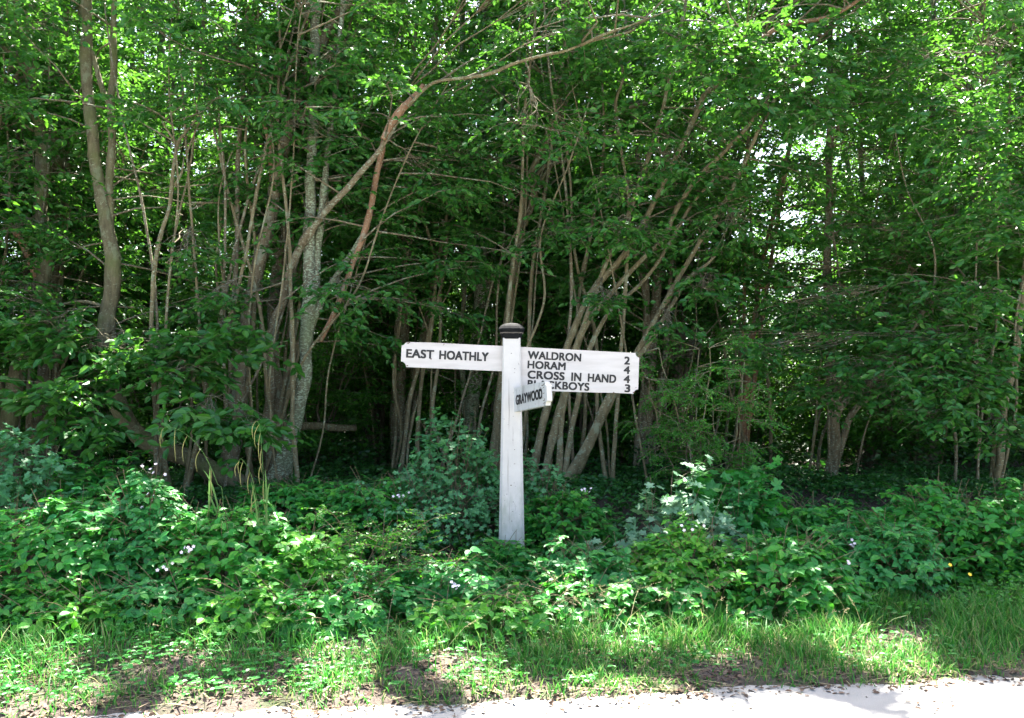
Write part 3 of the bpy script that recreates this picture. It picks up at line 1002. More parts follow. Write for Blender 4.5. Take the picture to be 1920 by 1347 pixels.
tree('lichen patched trunk of the three stemmed clump, the one closest to the signpost',
     [[(595, -30, 20), (592, 120, 22), (588, 260, 24), (582, 400, 26), (580, 520, 28), (578, 620, 28), (570, 720, 30), (552, 800, 34), (528, 870, 40)],
      [(645, -30, 10), (630, 150, 11), (612, 300, 13), (598, 450, 15), (585, 620, 17), (545, 850, 22)]],
     9.3, M_BARKL, 17, front=.06, limbs=[([(680, 440, 10), (660, 475, 12), (615, 542, 14), (592, 585, 15), (578, 625, 16)],)],
     density=44, clusters=[(640, 560, 70, 40, 8.8, 24), (620, 110, 90, 50, 9.0, 40), (660, 420, 70, 36, 9.9, 16), shade(1010, 1290, 110, 195), shade(720, 1300, 70, 129), shade(880, 1335, 60, 96)])
tree('slender leaning sapling rising straight behind the cap of the signpost, one long bough bent over',
     [[(1100, -30, 12), (1085, 70, 13), (1065, 150, 15), (1045, 210, 16), (1010, 290, 14), (985, 370, 15), (972, 460, 17), (955, 560, 18), (948, 640, 20), (940, 740, 22), (925, 880, 26)]],
     10.5, M_BARKP, 18, front=.06, limbs=[([(1345, 92, 4), (1280, 130, 7), (1228, 163, 8), (1215, 190, 9), (1170, 206, 10), (1110, 242, 10), (1060, 285, 9), (1020, 332, 9), (985, 425, 9)], M_BARKP),
                               ([(1260, 215, 4), (1160, 240, 5), (1105, 272, 6), (1060, 300, 7), (1012, 322, 8), (990, 400, 8)], M_BARKP)],
     density=40, clusters=[(1050, 440, 80, 40, 9.4, 26), (860, 300, 90, 60, 9.6, 30)])
tree('wiggly bare stem no thicker than a wrist, hanging above the Waldron arm',
     [(9.6, [(1158, 55, 5), (1163, 100, 6), (1168, 150, 6), (1155, 190, 6), (1158, 240, 6), (1168, 300, 6), (1176, 345, 6), (1180, 430, 7), (1172, 560, 8), (1160, 720, 9), (1150, 880, 10)])],
     9.6, M_BARKP, 19, density=6, up=0, zlo=3.2, blen=(.4, .8), clusters=[(1150, 430, 70, 28, 9.0, 26)])
tree('coppiced stool of slanting stems fanning outward over the Waldron arm',
     [[(1500, -10, 7), (1420, 60, 8), (1365, 140, 10), (1322, 175, 12), (1312, 200, 12), (1270, 290, 11), (1215, 400, 12), (1165, 485, 12), (1115, 540, 13), (1085, 600, 14), (1058, 660, 15), (1026, 760, 17), (1000, 890, 22)],
      [(1440, 180, 7), (1400, 240, 8), (1350, 290, 10), (1310, 330, 11), (1270, 390, 11), (1245, 445, 11), (1205, 485, 11), (1150, 545, 11), (1105, 600, 12), (1080, 660, 13), (1048, 770, 15), (1022, 890, 19)],
      [(1342, 480, 4), (1325, 497, 7), (1290, 525, 8), (1250, 590, 10), (1222, 632, 11), (1195, 672, 13), (1145, 740, 20), (1122, 790, 23), (1095, 845, 26), (1062, 905, 32)],
      [(1348, 325, 5), (1300, 380, 7), (1265, 440, 8), (1235, 490, 8), (1200, 535, 8), (1140, 590, 9), (1102, 670, 10), (1078, 780, 12), (1058, 890, 15)],
      [(1600, 20, 5), (1500, 110, 7), (1430, 230, 8), (1380, 340, 9), (1320, 440, 10), (1262, 540, 11), (1205, 640, 12), (1150, 740, 14), (1085, 880, 18)],
      [(1290, -20, 6), (1262, 120, 8), (1225, 270, 9), (1180, 400, 10), (1130, 510, 10), (1090, 620, 11), (1060, 740, 13), (1045, 890, 17)]],
     9.6, M_BARKP, 20, limbs=[([(1640, -20, 6), (1560, 30, 9), (1470, 48, 10), (1400, 90, 10)], M_BARKR, 9.0)],
     density=84, poles=2, zlo=2.9, front=.6, clusters=[(1420, 120, 140, 70, 8.4, 90, 1.1), (1530, 200, 70, 50, 8.4, 40, 1.1), (1320, 90, 90, 50, 8.6, 50), (1380, 420, 90, 60, 9.2, 26), (1250, 300, 70, 40, 9.0, 24), (1205, 440, 60, 30, 9.1, 22), (1130, 560, 50, 26, 9.1, 14), (1320, 540, 60, 34, 9.1, 26), (1255, 610, 40, 26, 9.0, 14), (1160, 350, 60, 34, 9.1, 20), shade(1560, 1305, 90, 228), shade(1440, 1285, 60, 116), shade(1290, 1285, 50, 96)])
tree('upright grey trunk behind the slanting coppice stems',
     [[(1248, -30, 14), (1252, 130, 15), (1252, 220, 16), (1247, 330, 18), (1242, 440, 20), (1232, 540, 22), (1225, 640, 24), (1215, 760, 26)],
      [(1165, -30, 9), (1188, 200, 10), (1205, 400, 12), (1212, 600, 14), (1214, 770, 16)],
      [(1323, -30, 7), (1304, 136, 8), (1279, 302, 9), (1260, 468, 9), (1250, 634, 10), (1229, 800, 11)],
      [(1212, -30, 7), (1211, 136, 8), (1213, 302, 9), (1202, 468, 9), (1213, 634, 10), (1198, 800, 11)]],
     12.0, M_BARK, 21, density=56, front=.3)
tree('thin reddish stem with peeling bark amid the hawthorn twigs beyond the mile numbers',
     [[(1470, 300, 7), (1462, 345, 9), (1452, 400, 10), (1430, 490, 10), (1415, 600, 11), (1400, 720, 13), (1392, 840, 15)],
      [(1538, -30, 6), (1505, 136, 7), (1476, 302, 8), (1449, 468, 8), (1425, 634, 9), (1403, 800, 10)],
      [(1418, -30, 5), (1413, 136, 6), (1400, 302, 7), (1396, 468, 7), (1394, 634, 8), (1387, 800, 9)]],
     12.0, M_BARKR, 22, density=26, front=.4, up=2)
tree('grey trunk with two stems slanting away from its foot beyond the hawthorn',
     [[(1560, -30, 9), (1556, 200, 12), (1553, 400, 17), (1552, 520, 19), (1556, 640, 20), (1562, 740, 24), (1566, 820, 26), (1556, 900, 32)],
      [(1830, 470, 8), (1790, 510, 10), (1740, 570, 12), (1700, 630, 13), (1660, 690, 14), (1600, 740, 14), (1568, 785, 16), (1562, 900, 18)],
      [(1752, 600, 7), (1722, 640, 9), (1685, 690, 11), (1640, 735, 12), (1595, 780, 14), (1574, 850, 14)]],
     11.0, M_BARK, 23, limbs=[([(1420, 540, 3), (1490, 538, 5), (1545, 535, 7), (1588, 540, 7), (1556, 570, 5)], M_BARKR)],
     density=70, front=.4, clusters=[(1620, 600, 150, 60, 9.8, 60), (1690, 440, 90, 50, 9.8, 34), (1560, 440, 80, 40, 9.8, 22), (1740, 560, 90, 50, 9.4, 40), (1500, 330, 90, 60, 10.0, 16), (1630, 300, 90, 70, 10.0, 16), (1490, 620, 100, 60, 10.2, 40), (1660, 740, 90, 40, 9.8, 30)])
tree('thin curved trunk whose low leafy boughs sweep down over the bank',
     [[(1942, 380, 10), (1920, 520, 12), (1912, 600, 13), (1902, 680, 14), (1884, 760, 15), (1872, 890, 18)]],
     9.5, M_BARKP, 24, density=80, zlo=2.4, front=.7, up=4,
     clusters=[(1800, 650, 110, 45, 8.6, 60, 1.1), (1790, 720, 110, 40, 8.4, 64, 1.1), (1760, 775, 70, 30, 8.3, 30, 1.1), (1840, 560, 90, 40, 8.5, 40), (1820, 250, 100, 90, 8.4, 80, 1.1), (1860, 90, 70, 60, 8.4, 50, 1.1), (1870, 400, 60, 70, 8.4, 40, 1.1), (1700, 120, 110, 60, 8.8, 60), (1500, 570, 90, 50, 9.4, 40), (1420, 650, 80, 45, 9.2, 40), (1530, 740, 60, 30, 9.2, 20), (1880, 800, 50, 30, 8.4, 24), (1600, 690, 100, 45, 9.0, 40), (1690, 640, 90, 50, 8.9, 44), (1850, 700, 80, 50, 8.5, 40), shade(1780, 1268, 70, 96)])
# second row -----------------------------------------------------------------
tree('slim dark trunk between the straight lichened trunk and the J bent trunk',
     [[(165, 60, 10), (160, 250, 13), (150, 400, 16), (148, 520, 18), (146, 620, 20), (143, 740, 24), (150, 850, 30)],
      [(122, -30, 7), (132, 136, 8), (124, 302, 9), (126, 468, 9), (143, 634, 10), (140, 800, 11)],
      [(58, -30, 6), (75, 136, 7), (93, 302, 8), (109, 468, 8), (116, 634, 9), (126, 800, 10)]], 13.0, M_BARKD, 31, zlo=1.5, density=70, up=3)
tree('dark upright trunk in the shade between the forked sapling and the snapped stub',
     [[(302, -30, 15), (303, 100, 16), (300, 250, 18), (298, 400, 20), (292, 560, 20), (290, 790, 22)],
      [(235, -30, 10), (255, 200, 11), (270, 400, 12), (282, 600, 13), (291, 790, 15)],
      [(385, -30, 10), (368, 200, 10), (345, 400, 11), (312, 650, 13), (293, 790, 15)],
      [(336, -30, 7), (328, 136, 8), (314, 302, 9), (309, 468, 9), (306, 634, 10), (305, 800, 11)],
      [(189, -30, 6), (221, 136, 7), (239, 302, 8), (256, 468, 8), (259, 634, 9), (286, 800, 10)]], 14.0, M_BARKD, 32, zlo=1.5, density=80)
tree('tall straight grey trunk directly behind the post end of the East Hoathly arm',
     [[(908, -30, 26), (912, 120, 28), (907, 250, 28), (905, 380, 30), (903, 480, 32), (898, 580, 32), (892, 680, 34), (880, 820, 38)],
      [(948, -30, 10), (940, 200, 11), (930, 400, 13), (910, 600, 15), (885, 820, 18)],
      [(864, -30, 7), (867, 136, 8), (870, 302, 9), (874, 468, 9), (866, 634, 10), (873, 800, 11)],
      [(1000, -30, 6), (968, 136, 7), (946, 302, 8), (925, 468, 8), (906, 634, 9), (890, 800, 10)]], 12.5, M_BARKL, 33, zlo=1.5, density=82, front=.25)
tree('slim trunk leaning gently above the free end of the East Hoathly arm',
     [[(820, -30, 12), (815, 120, 12), (800, 280, 14), (790, 380, 14), (780, 450, 18), (765, 540, 20), (755, 640, 22), (748, 800, 24)],
      [(872, -30, 9), (862, 150, 10), (850, 300, 11), (835, 450, 12), (800, 600, 13), (756, 800, 16)],
      [(789, -30, 7), (773, 136, 8), (767, 302, 9), (759, 468, 9), (743, 634, 10), (738, 800, 11)],
      [(911, -30, 6), (882, 136, 7), (851, 302, 8), (817, 468, 8), (802, 634, 9), (769, 800, 10)]], 13.0, M_BARK, 34, zlo=1.5, density=75)
tree('dark trunk in the gap just beyond the free end of the East Hoathly arm',
     [[(725, -30, 10), (700, 100, 12), (695, 250, 12), (700, 400, 14), (712, 500, 16), (708, 620, 18), (703, 790, 20)],
      [(640, -30, 10), (655, 150, 11), (668, 300, 12), (672, 430, 12), (690, 600, 13), (702, 790, 15)],
      [(761, -30, 7), (750, 136, 8), (741, 302, 9), (734, 468, 9), (723, 634, 10), (717, 800, 11)],
      [(663, -30, 6), (676, 136, 7), (688, 302, 8), (688, 468, 8), (696, 634, 9), (689, 800, 10)]], 14.0, M_BARKD, 35, zlo=1.5, density=80)
tree('pair of thin whippy stems above the lettering of East Hoathly',
     [(10.8, [(872, 325, 5), (845, 380, 6), (830, 440, 7), (818, 520, 8), (808, 620, 9), (790, 720, 9), (782, 860, 10)]), (10.8, [(858, 300, 4), (838, 380, 5), (838, 450, 6), (826, 540, 7), (800, 640, 8), (770, 740, 9), (755, 860, 10)])],
     10.8, M_BARKP, 36, density=17, up=0, zlo=2.8, blen=(.5, 1.0))
tree('dark straight trunk in deep shade above the first letters of Waldron',
     [[(1085, 60, 16), (1090, 250, 18), (1083, 400, 20), (1078, 560, 22), (1075, 790, 24)],
      [(1140, -30, 9), (1130, 150, 10), (1118, 330, 11), (1100, 500, 12), (1085, 650, 13), (1076, 790, 15)],
      [(1191, -30, 7), (1155, 136, 8), (1132, 302, 9), (1125, 468, 9), (1098, 634, 10), (1081, 800, 11)],
      [(1056, -30, 7), (1060, 136, 8), (1055, 302, 9), (1068, 468, 9), (1065, 634, 10), (1070, 800, 11)]], 15.0, M_BARKD, 37, zlo=1.5, density=82, up=3)
tree('dark trunk half hidden just above the gap between the cap and Waldron',
     [[(1010, 100, 10), (1022, 280, 12), (1032, 400, 14), (1040, 520, 16), (1045, 660, 18), (1040, 800, 20)],
      [(955, -30, 9), (985, 150, 10), (1010, 330, 11), (1030, 480, 12), (1041, 800, 15)],
      [(1080, -30, 7), (1081, 136, 8), (1070, 302, 9), (1068, 468, 9), (1061, 634, 10), (1047, 800, 11)],
      [(983, -30, 6), (992, 136, 7), (1001, 302, 8), (1008, 468, 8), (1019, 634, 9), (1031, 800, 10)]], 14.0, M_BARKD, 38, zlo=1.5, density=70, up=3)
tree('slim shaded trunk just past the mile numbers of the Waldron arm',
     [[(1335, 240, 9), (1322, 330, 10), (1306, 420, 12), (1291, 520, 14), (1279, 620, 15), (1270, 790, 17)],
      [(1400, 120, 8), (1375, 300, 10), (1340, 450, 11), (1300, 620, 12), (1272, 790, 14)],
      [(1333, -30, 6), (1316, 136, 7), (1290, 302, 8), (1288, 468, 8), (1271, 634, 9), (1263, 800, 10)],
      [(1473, -30, 6), (1421, 136, 7), (1384, 302, 8), (1360, 468, 8), (1316, 634, 9), (1293, 800, 10)]], 12.6, M_BARKD, 39, zlo=1.5, density=55, up=3)
tree('swollen grey trunk with a flaring foot in the shade under the sweeping low boughs',
     [[(1752, 100, 10), (1748, 250, 13), (1742, 400, 18), (1736, 560, 24), (1740, 680, 38), (1735, 780, 52), (1730, 890, 66)],
      [(1848, -30, 7), (1817, 136, 8), (1800, 302, 9), (1790, 468, 9), (1772, 634, 10), (1751, 800, 11)],
      [(1789, -30, 7), (1774, 136, 8), (1761, 302, 9), (1754, 468, 9), (1753, 634, 10), (1747, 800, 11)]], 13.0, M_BARKD, 40, zlo=1.5, density=55)
tree('broad dark trunk between the swollen trunk and the one with slanting stems',
     [[(1690, 120, 9), (1672, 300, 13), (1656, 520, 21), (1650, 650, 36), (1655, 760, 52), (1648, 890, 66)],
      [(1595, -30, 8), (1614, 136, 8), (1614, 302, 10), (1623, 468, 10), (1637, 634, 12), (1640, 800, 12)],
      [(1726, -30, 7), (1705, 136, 8), (1694, 302, 9), (1688, 468, 9), (1676, 634, 10), (1665, 800, 11)]], 13.4, M_BARKD, 41, zlo=1.5, density=50)

# deep in the wood: many slender trees one cannot tell apart -------------------
def make_deep_tree(seed):
    rng = np.random.default_rng(seed)
    root = thing('slender_tree', 'slender dark trunked tree deep in the shaded wood', 'tree', (0, 0, 0), 'slender trees deep in the wood')
    lean = rng.normal(0, .05, 2)
    z = np.linspace(-.2, 10.5, 12)
    path = np.column_stack([lean[0] * z + .12 * np.sin(z * .6 + seed), lean[1] * z + .1 * np.cos(z * .5 + seed), z, np.linspace(.10, .03, 12)])
    mb = MB()
    rs = trunk_mesh(mb, path, rng, sides=8)
    mb.build('trunk', M_BARKD, root)
    mb = MB()
    n = 235
    P = rs[rs[:, 2] > .9]
    w_ = 1.5 - .10 * P[:, 2]
    S = P[rng.choice(len(P), n, p=w_ / w_.sum()), :3]
    add_branches(mb, S, rng.uniform(0, 6.283, n), rng.uniform(R(0), R(35), n), rng.uniform(.9, 2.3, n), rng, sp=13, k=8, ln=(.075, .115), form='rhomb', sprL=(.35, .6), twig=False, noise=.55)
    mb.build('crown', [M_BACK, M_BARKD], root)
    return root

def copy_thing(root, loc, rz, s=1.0):
    r = root.copy()
    C.objects.link(r)
    r.location, r.rotation_euler, r.scale = loc, (0, 0, rz), (s, s, s)
    for ch in root.children:
        c = ch.copy()
        C.objects.link(c)
        c.parent = r
    return r

protos = [make_deep_tree(s) for s in (71, 72, 73)]
rg = np.random.default_rng(77)
spots = []
for row, (Y, n, half) in enumerate(((14.6, 7, 10.0), (17.5, 8, 12.0), (20.5, 9, 14.5), (23.5, 10, 17))):
    for i in range(n):
        x = -half + 2 * half * (i + .5) / n + rg.uniform(-.7, .7)
        y = Y + rg.uniform(-1, 1)
        thin = (x / y * F + CX > 1330) and (x / y * F + CX < 1720)        # the airy part of the wood
        if thin and row != 1 and not (row == 3 and i % 2):
            continue
        spots.append((x, y))
def make_understorey(seed):
    rng = np.random.default_rng(seed)
    root = thing('understorey_shrub', 'dark leafy shrub deep under the trees', 'shrub', (0, 0, 0), 'understorey shrubs deep in the wood')
    n = 7
    t = np.linspace(0, 1, 8)[None, :, None]
    tops = np.stack([rng.uniform(-.9, .9, n), rng.uniform(-.9, .9, n), rng.uniform(1.6, 3.0, n)], -1)
    arc = np.array([0, 0, -.1]) * (1 - t) + tops[:, None] * t + rng.normal(0, .04, (n, 8, 3))
    mb = MB()
    batch_tubes(mb, arc, np.broadcast_to(np.linspace(.022, .006, 8), (n, 8)), 5, 0)
    mb.build('stems', M_BARKD, root)
    k = 110
    S = arc[rng.integers(0, n, k), rng.integers(1, 8, k)]
    mb = MB()
    add_branches(mb, S, rng.uniform(0, 6.283, k), rng.uniform(-.1, .6, k), rng.uniform(.4, 1.1, k), rng, sp=10, k=8, ln=(.06, .10), form='rhomb', sprL=(.3, .5), twig=False, noise=.5)
    mb.build('foliage', [M_BACK, M_BARKD], root)
    return root
under = [make_understorey(s) for s in (81, 82)]
n_u = 0
for Y, n, half in ((13.0, 8, 9.0), (16.0, 9, 11.0), (19.0, 10, 13.0), (22.3, 11, 16.0)):
    for i in range(n):
        x = -half + 2 * half * (i + .5) / n + rg.uniform(-.8, .8)
        y = Y + rg.uniform(-.9, .9)
        loc, rz, sc = (x, y, float(ground_z(x, y))), rg.uniform(0, 6.28), rg.uniform(.75, 1.15)
        if n_u < 2:
            under[n_u].location, under[n_u].rotation_euler, under[n_u].scale = loc, (0, 0, rz), (sc, sc, sc)
        else:
            copy_thing(under[n_u % 2], loc, rz, sc)
        n_u += 1
spots += [(-7.6, 10.2), (-9.3, 12.6), (7.4, 9.6), (8.6, 11.4), (10.0, 13.2), (7.9, 15.4), (9.0, 17.4), (10.6, 20.5), (-7.4, 13.4), (-6.6, 8.6)]
for i, (x, y) in enumerate(spots):
    loc = (x, y, float(ground_z(x, y)))
    rz, s = rg.uniform(0, 6.28), rg.uniform(.85, 1.12)
    if i < 3:
        protos[i].location, protos[i].rotation_euler, protos[i].scale = loc, (0, 0, rz), (s, s, s)
    else:
        copy_thing(protos[i % 3], loc, rz, s)

# ------------------------------------------------------------------ undergrowth of the wood floor
def scatter_cover(name, label, n, region, hmax, ln, mats, seed, form='rhomb', noise=.7, clump=1.4, thresh=-.4, low=.15):
    rng = np.random.default_rng(seed)
    x = rng.uniform(region[0], region[1], n)
    y = rng.uniform(region[2], region[3], n)
    c = wav(x, y, clump, seed)
    keep = c > thresh + rng.normal(0, .25, n)
    keep &= np.abs(x) < y * .66 + 1.5
    keep &= ~((np.abs(x + .02) < .22) & (y < 7.4))
    x, y, c = x[keep], y[keep], c[keep]
    m = len(x)
    h = hmax * np.clip(.45 + .6 * c, low, 1) * rng.random(m) ** .7
    pos = np.stack([x, y, ground_z(x, y) + h + .01], -1)
    az = rng.uniform(0, 6.283, m)
    d = np.stack([np.cos(az), np.sin(az), rng.normal(-.15, .25, m)], -1)
    mb = MB()
    leaves(mb, pos, d, np.array([0, -.35, 1.0]) + rng.normal(0, noise, (m, 3)), rng.uniform(*ln, m), .7, form)
    return kind(mb.build(name, mats), 'stuff', label)

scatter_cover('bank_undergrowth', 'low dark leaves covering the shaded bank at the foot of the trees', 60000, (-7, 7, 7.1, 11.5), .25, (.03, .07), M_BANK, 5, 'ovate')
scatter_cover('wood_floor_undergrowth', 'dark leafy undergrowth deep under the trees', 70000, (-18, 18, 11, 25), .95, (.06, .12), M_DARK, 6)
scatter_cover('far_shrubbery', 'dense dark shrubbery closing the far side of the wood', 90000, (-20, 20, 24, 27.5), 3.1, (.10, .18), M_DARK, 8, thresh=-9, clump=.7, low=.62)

# ------------------------------------------------------------------ shrubs and brambles
def mound(rng, n, hw, dp, h, seed, shell=.66):
    """Points through a lumpy heap: most on its outer skin, the rest inside. Returns points and outward directions."""
    a = rng.uniform(0, 6.283, n)
    r = np.sqrt(rng.random(n))
    u, v = r * np.cos(a), r * np.sin(a)
    lump = .92 + .20 * wav(u * hw, v * dp, 5.0, seed) + .10 * wav(u * hw, v * dp, 11.0, seed + 3)
    zt = h * np.clip(1 - r ** 2.4, 0, 1) ** .55 * lump
    z = np.where(rng.random(n) < shell, zt * rng.uniform(.82, 1.05, n), zt * rng.uniform(.1, .9, n))
    p = np.stack([u * hw, v * dp, z], -1)
    o = nrm(np.stack([u / hw * .5, v / dp * .5, np.full(n, .9)], -1))
    return p, o

def bush(name, label, cat, pxc, pyc, D, hw, dp, h, seed, form='tri', n=420, ln=(.065, .11), mat=None, stem_mat=None, group=None, blossoms=0, shoots=14):
    rng = np.random.default_rng(seed)
    x = (pxc - CX) / F * D
    z0 = float(ground_z(x, D))
    base = np.array([x, D, z0])
    root = thing(name, label, cat, tuple(base), group)
    p, o = mound(rng, n, hw, dp, h, seed)
    # arching canes carry a run of leaves past the heap's outline
    ends = []
    mb = MB()
    nc = max(10, int(n / 14))
    cp, co = mound(rng, nc, hw * .95, dp * .95, h, seed, 1.0)
    t = np.linspace(0, 1, 7)[None, :, None]
    st = np.stack([rng.uniform(-.6, .6, nc) * hw, rng.uniform(-.5, .5, nc) * dp, np.full(nc, -.05)], -1)
    arc = st[:, None] * (1 - t) + cp[:, None] * t
    arc[..., 2] += np.sin(t[..., 0] * 2.4) * .12
    out = co[:, None] * (t ** 3) * .08
    arc = arc + out
    batch_tubes(mb, arc, np.broadcast_to(np.linspace(.0042, .0016, 7), (nc, 7)), 5, 0)
    sx = []
    if shoots:
        sa = rng.uniform(0, 6.283, shoots)
        i = rng.choice(len(p), shoots)
        s0 = p[i]
        sd = nrm(np.stack([np.cos(sa), np.sin(sa) * .7, rng.uniform(.4, 1.6, shoots)], -1))
        sl = rng.uniform(.16, .40, shoots)
        tt = np.linspace(0, 1, 8)[None, :, None]
        sp_ = s0[:, None] + sd[:, None] * sl[:, None, None] * tt
        sp_[..., 2] -= .35 * sl[:, None] * tt[..., 0] ** 2
        batch_tubes(mb, sp_, np.broadcast_to(np.linspace(.0034, .0012, 8), (shoots, 8)), 5, 0)
        p = np.vstack([p, sp_[:, 2:].reshape(-1, 3)])
        o = np.vstack([o, np.tile([0, 0, 1.0], (shoots * 6, 1))])
    mb.v = [v + base.astype(np.float32) for v in mb.v]
    mb.build('stems', stem_mat or M_CANE, root, base)['label'] = 'arching canes under the leaves'
    m = len(p)
    az = rng.uniform(0, 6.283, m)
    d = nrm(np.stack([np.cos(az), np.sin(az), rng.normal(-.05, .22, m)], -1) + o * np.array([.5, .5, 0]))
    up = o + np.array([0, -.25, .35]) + rng.normal(0, .33, (m, 3))
    le = rng.uniform(*ln, m)
    mb = MB()
    P = p + base
    if form == 'tri':
        s = nrm(np.cross(up, d))
        b0 = P + d * .02
        leaves(mb, b0 + d * .012, d, up, le, .66, 'toothed')
        for g in (1, -1):
            dl = nrm(d * .32 + s * g + np.array([0, 0, -.08]))
            leaves(mb, b0, dl, up + rng.normal(0, .15, (m, 3)), le * .84, .66, 'toothed')
        pt = np.stack([P - d * .035, b0 + d * .015], 1)
        batch_tubes(mb, pt, np.full((m, 2), .0011), 3, 1)
    elif form == 'spray':
        sprays(mb, P, d + np.array([0, 0, .25]), rng.uniform(.10, .20, m), rng, 9, ln, .72, 'ovate', .5, .1)
    elif form == 'pair':
        for q in range(2):
            leaves(mb, P + rng.normal(0, .03, (m, 3)), d * (1 - 2 * q) + np.array([0, 0, -.15]), up, le * rng.uniform(.8, 1.1, m), .72, 'toothed')
    else:
        k_ = 2
        for q in range(k_):
            leaves(mb, P + rng.normal(0, .03, (m, 3)), d + rng.normal(0, .5, (m, 3)), up, le * rng.uniform(.7, 1.1, m), 1.0, 'lobed')
    mb.build('foliage', [mat or M_BRAM, M_CANE], root, base)
    for b in range(blossoms):
        fr_ = np.flatnonzero((p[:n, 1] < .1 * dp) & (p[:n, 2] > .35 * h))
        i = rng.choice(fr_)
        c = base + p[i] + o[i] * .06 + np.array([0, -.05, .02])
        blossom(root, base, c, rng)
    return root

def blossom(root, base, c, rng, mat=None, nf=None, spread=.032, pet=.0145):
    mb = MB()
    nf = nf or rng.integers(4, 8)
    fc = c + rng.normal(0, spread, (nf, 3)) * np.array([1, .7, .7])
    for f in fc:
        nn = nrm(np.array([0, -.7, .7]) + rng.normal(0, .4, 3))
        a = nrm(np.cross(nn, [1, .2, .1]))
        b = np.cross(nn, a)
        th = np.arange(5) * 2 * math.pi / 5 + rng.uniform(0, 6)
        dd = a * np.cos(th)[:, None] + b * np.sin(th)[:, None]
        leaves(mb, np.tile(f, (5, 1)), dd + nn * .35, np.tile(nn, (5, 1)), np.full(5, pet), .95, 'rhomb')
    t = np.linspace(0, 1, 3)[None, :, None]
    s = (c - np.array([0, 0, .07]))[None, None] * (1 - t) + fc[:, None] * t
    batch_tubes(mb, s, np.full((nf, 3), .0009), 3, 1)
    return mb.build('blossom', [mat or M_PETAL, M_CANE], root, base)

BR = 'bramble bushes along the verge'
bush('bramble_bush', 'broad leafy bramble bank at the picture edge below the lobed maple, dotted with pale blossom', 'bramble', 60, 0, 6.19, .85, .6, .72, 101, n=1054, ln=(.045, .098), blossoms=3, mat=M_BRAM, group=BR)
bush('bramble_bush', 'tall bramble with pinkish blossom spilling from its top, beside the drooping sedge', 'bramble', 275, 0, 6.34, .45, .45, .86, 102, n=790, ln=(.042, .09), blossoms=3, mat=M_BRAMB, group=BR)
bush('bramble_bush', 'sunny bramble mound in front of the drooping sedge stalks', 'bramble', 430, 0, 6.29, .6, .55, .72, 103, n=856, ln=(.045, .098), blossoms=2, mat=M_BRAM, group=BR)
bush('bramble_bush', 'low bramble with mottled shade between the sedge and the bright rose thicket', 'bramble', 560, 0, 6.34, .5, .5, .50, 104, n=625, ln=(.055, .095), blossoms=1, mat=M_BRAMY, group=BR)
bush('bramble_bush', 'bramble with sunlit leaf tips just before the foot of the signpost', 'bramble', 835, 0, 6.25, .5, .45, .30, 105, n=625, ln=(.045, .098), blossoms=1, mat=M_BRAMB, group=BR)
bush('bramble_bush', 'bramble wrapping the foot of the signpost, leaves crossing its white face', 'bramble', 948, 0, 6.96, .26, .12, .27, 106, n=279, ln=(.05, .08), mat=M_BRAM, group=BR, shoots=9)
bush('bramble_bush', 'low bluish bramble patch just past the signpost foot, under the Graywood arm', 'bramble', 1110, 0, 6.40, .5, .5, .36, 107, n=691, ln=(.042, .09), mat=M_BRAMB, group=BR)
bush('bramble_bush', 'bramble below the pale lobed maple sapling, with one pink blossom', 'bramble', 1280, 0, 6.39, .5, .5, .50, 108, n=658, ln=(.042, .09), blossoms=2, mat=M_BRAMY, group=BR)
bush('bramble_bush', 'bramble mound with a long arching shoot, between the maple sapling and the buttercups', 'bramble', 1470, 0, 6.29, .6, .5, .50, 109, n=790, ln=(.045, .098), blossoms=1, mat=M_BRAM, group=BR)
bush('bramble_bush', 'bramble patch whose leaves overhang the long grass beside the buttercups', 'bramble', 1650, 0, 6.7, .5, .45, .52, 110, n=625, ln=(.042, .09), blossoms=1, mat=M_BRAMB, group=BR)
bush('bramble_bush', 'tall bramble heap rising up the bank behind the buttercups', 'bramble', 1780, 0, 7.1, .55, .45, .78, 111, n=757, ln=(.045, .098), blossoms=1, mat=M_BRAM, group=BR)
bush('bramble_bush', 'shaded bramble heap at the edge of the picture above the tall grass', 'bramble', 1920, 0, 7.0, .55, .5, .80, 112, n=691, ln=(.042, .09), mat=M_BRAM, group=BR)
bush('bramble_bush', 'dim bramble on the bank behind the bright rose thicket', 'bramble', 700, 0, 7.6, .6, .4, .60, 113, n=658, ln=(.042, .09), blossoms=1, mat=M_BRAM, group=BR)
bush('bramble_bush', 'dim bramble just behind the post with one white blossom spray', 'bramble', 1050, 0, 7.75, .5, .4, .50, 114, n=494, ln=(.042, .09), blossoms=2, mat=M_BRAM, group=BR)
bush('bramble_bush', 'dark bramble in the shade behind the arching shoot', 'bramble', 1500, 0, 7.7, .8, .5, .50, 115, n=790, ln=(.055, .095), blossoms=1, mat=M_BRAM, group=BR)
bush('bramble_bush', 'dark bramble at the lip of the bank below the sweeping low boughs', 'bramble', 1740, 0, 8.1, .8, .5, .42, 116, n=757, ln=(.055, .095), mat=M_BRAM, group=BR)
bush('bramble_bush', 'dark bramble in the hollow behind the sedge', 'bramble', 560, 0, 7.9, .7, .5, .42, 117, n=658, ln=(.055, .095), mat=M_BRAM, group=BR)
bush('bramble_bush', 'dark bramble under the curving foot of the J bent trunk', 'bramble', 200, 0, 7.9, .7, .5, .50, 118, n=691, ln=(.055, .095), mat=M_BRAM, group=BR)
bush('dogwood_bush', 'bush of large smooth oval leaves on top of the bramble bank', 'shrub', 130, 0, 6.4, .5, .4, .80, 120, 'pair', 130, (.085, .13), M_DOG)
bush('rose_thicket', 'bright yellow green thicket of small leaves before the signpost', 'shrub', 700, 0, 6.34, .62, .45, .58, 121, 'spray', 240, (.018, .034), M_HAW)
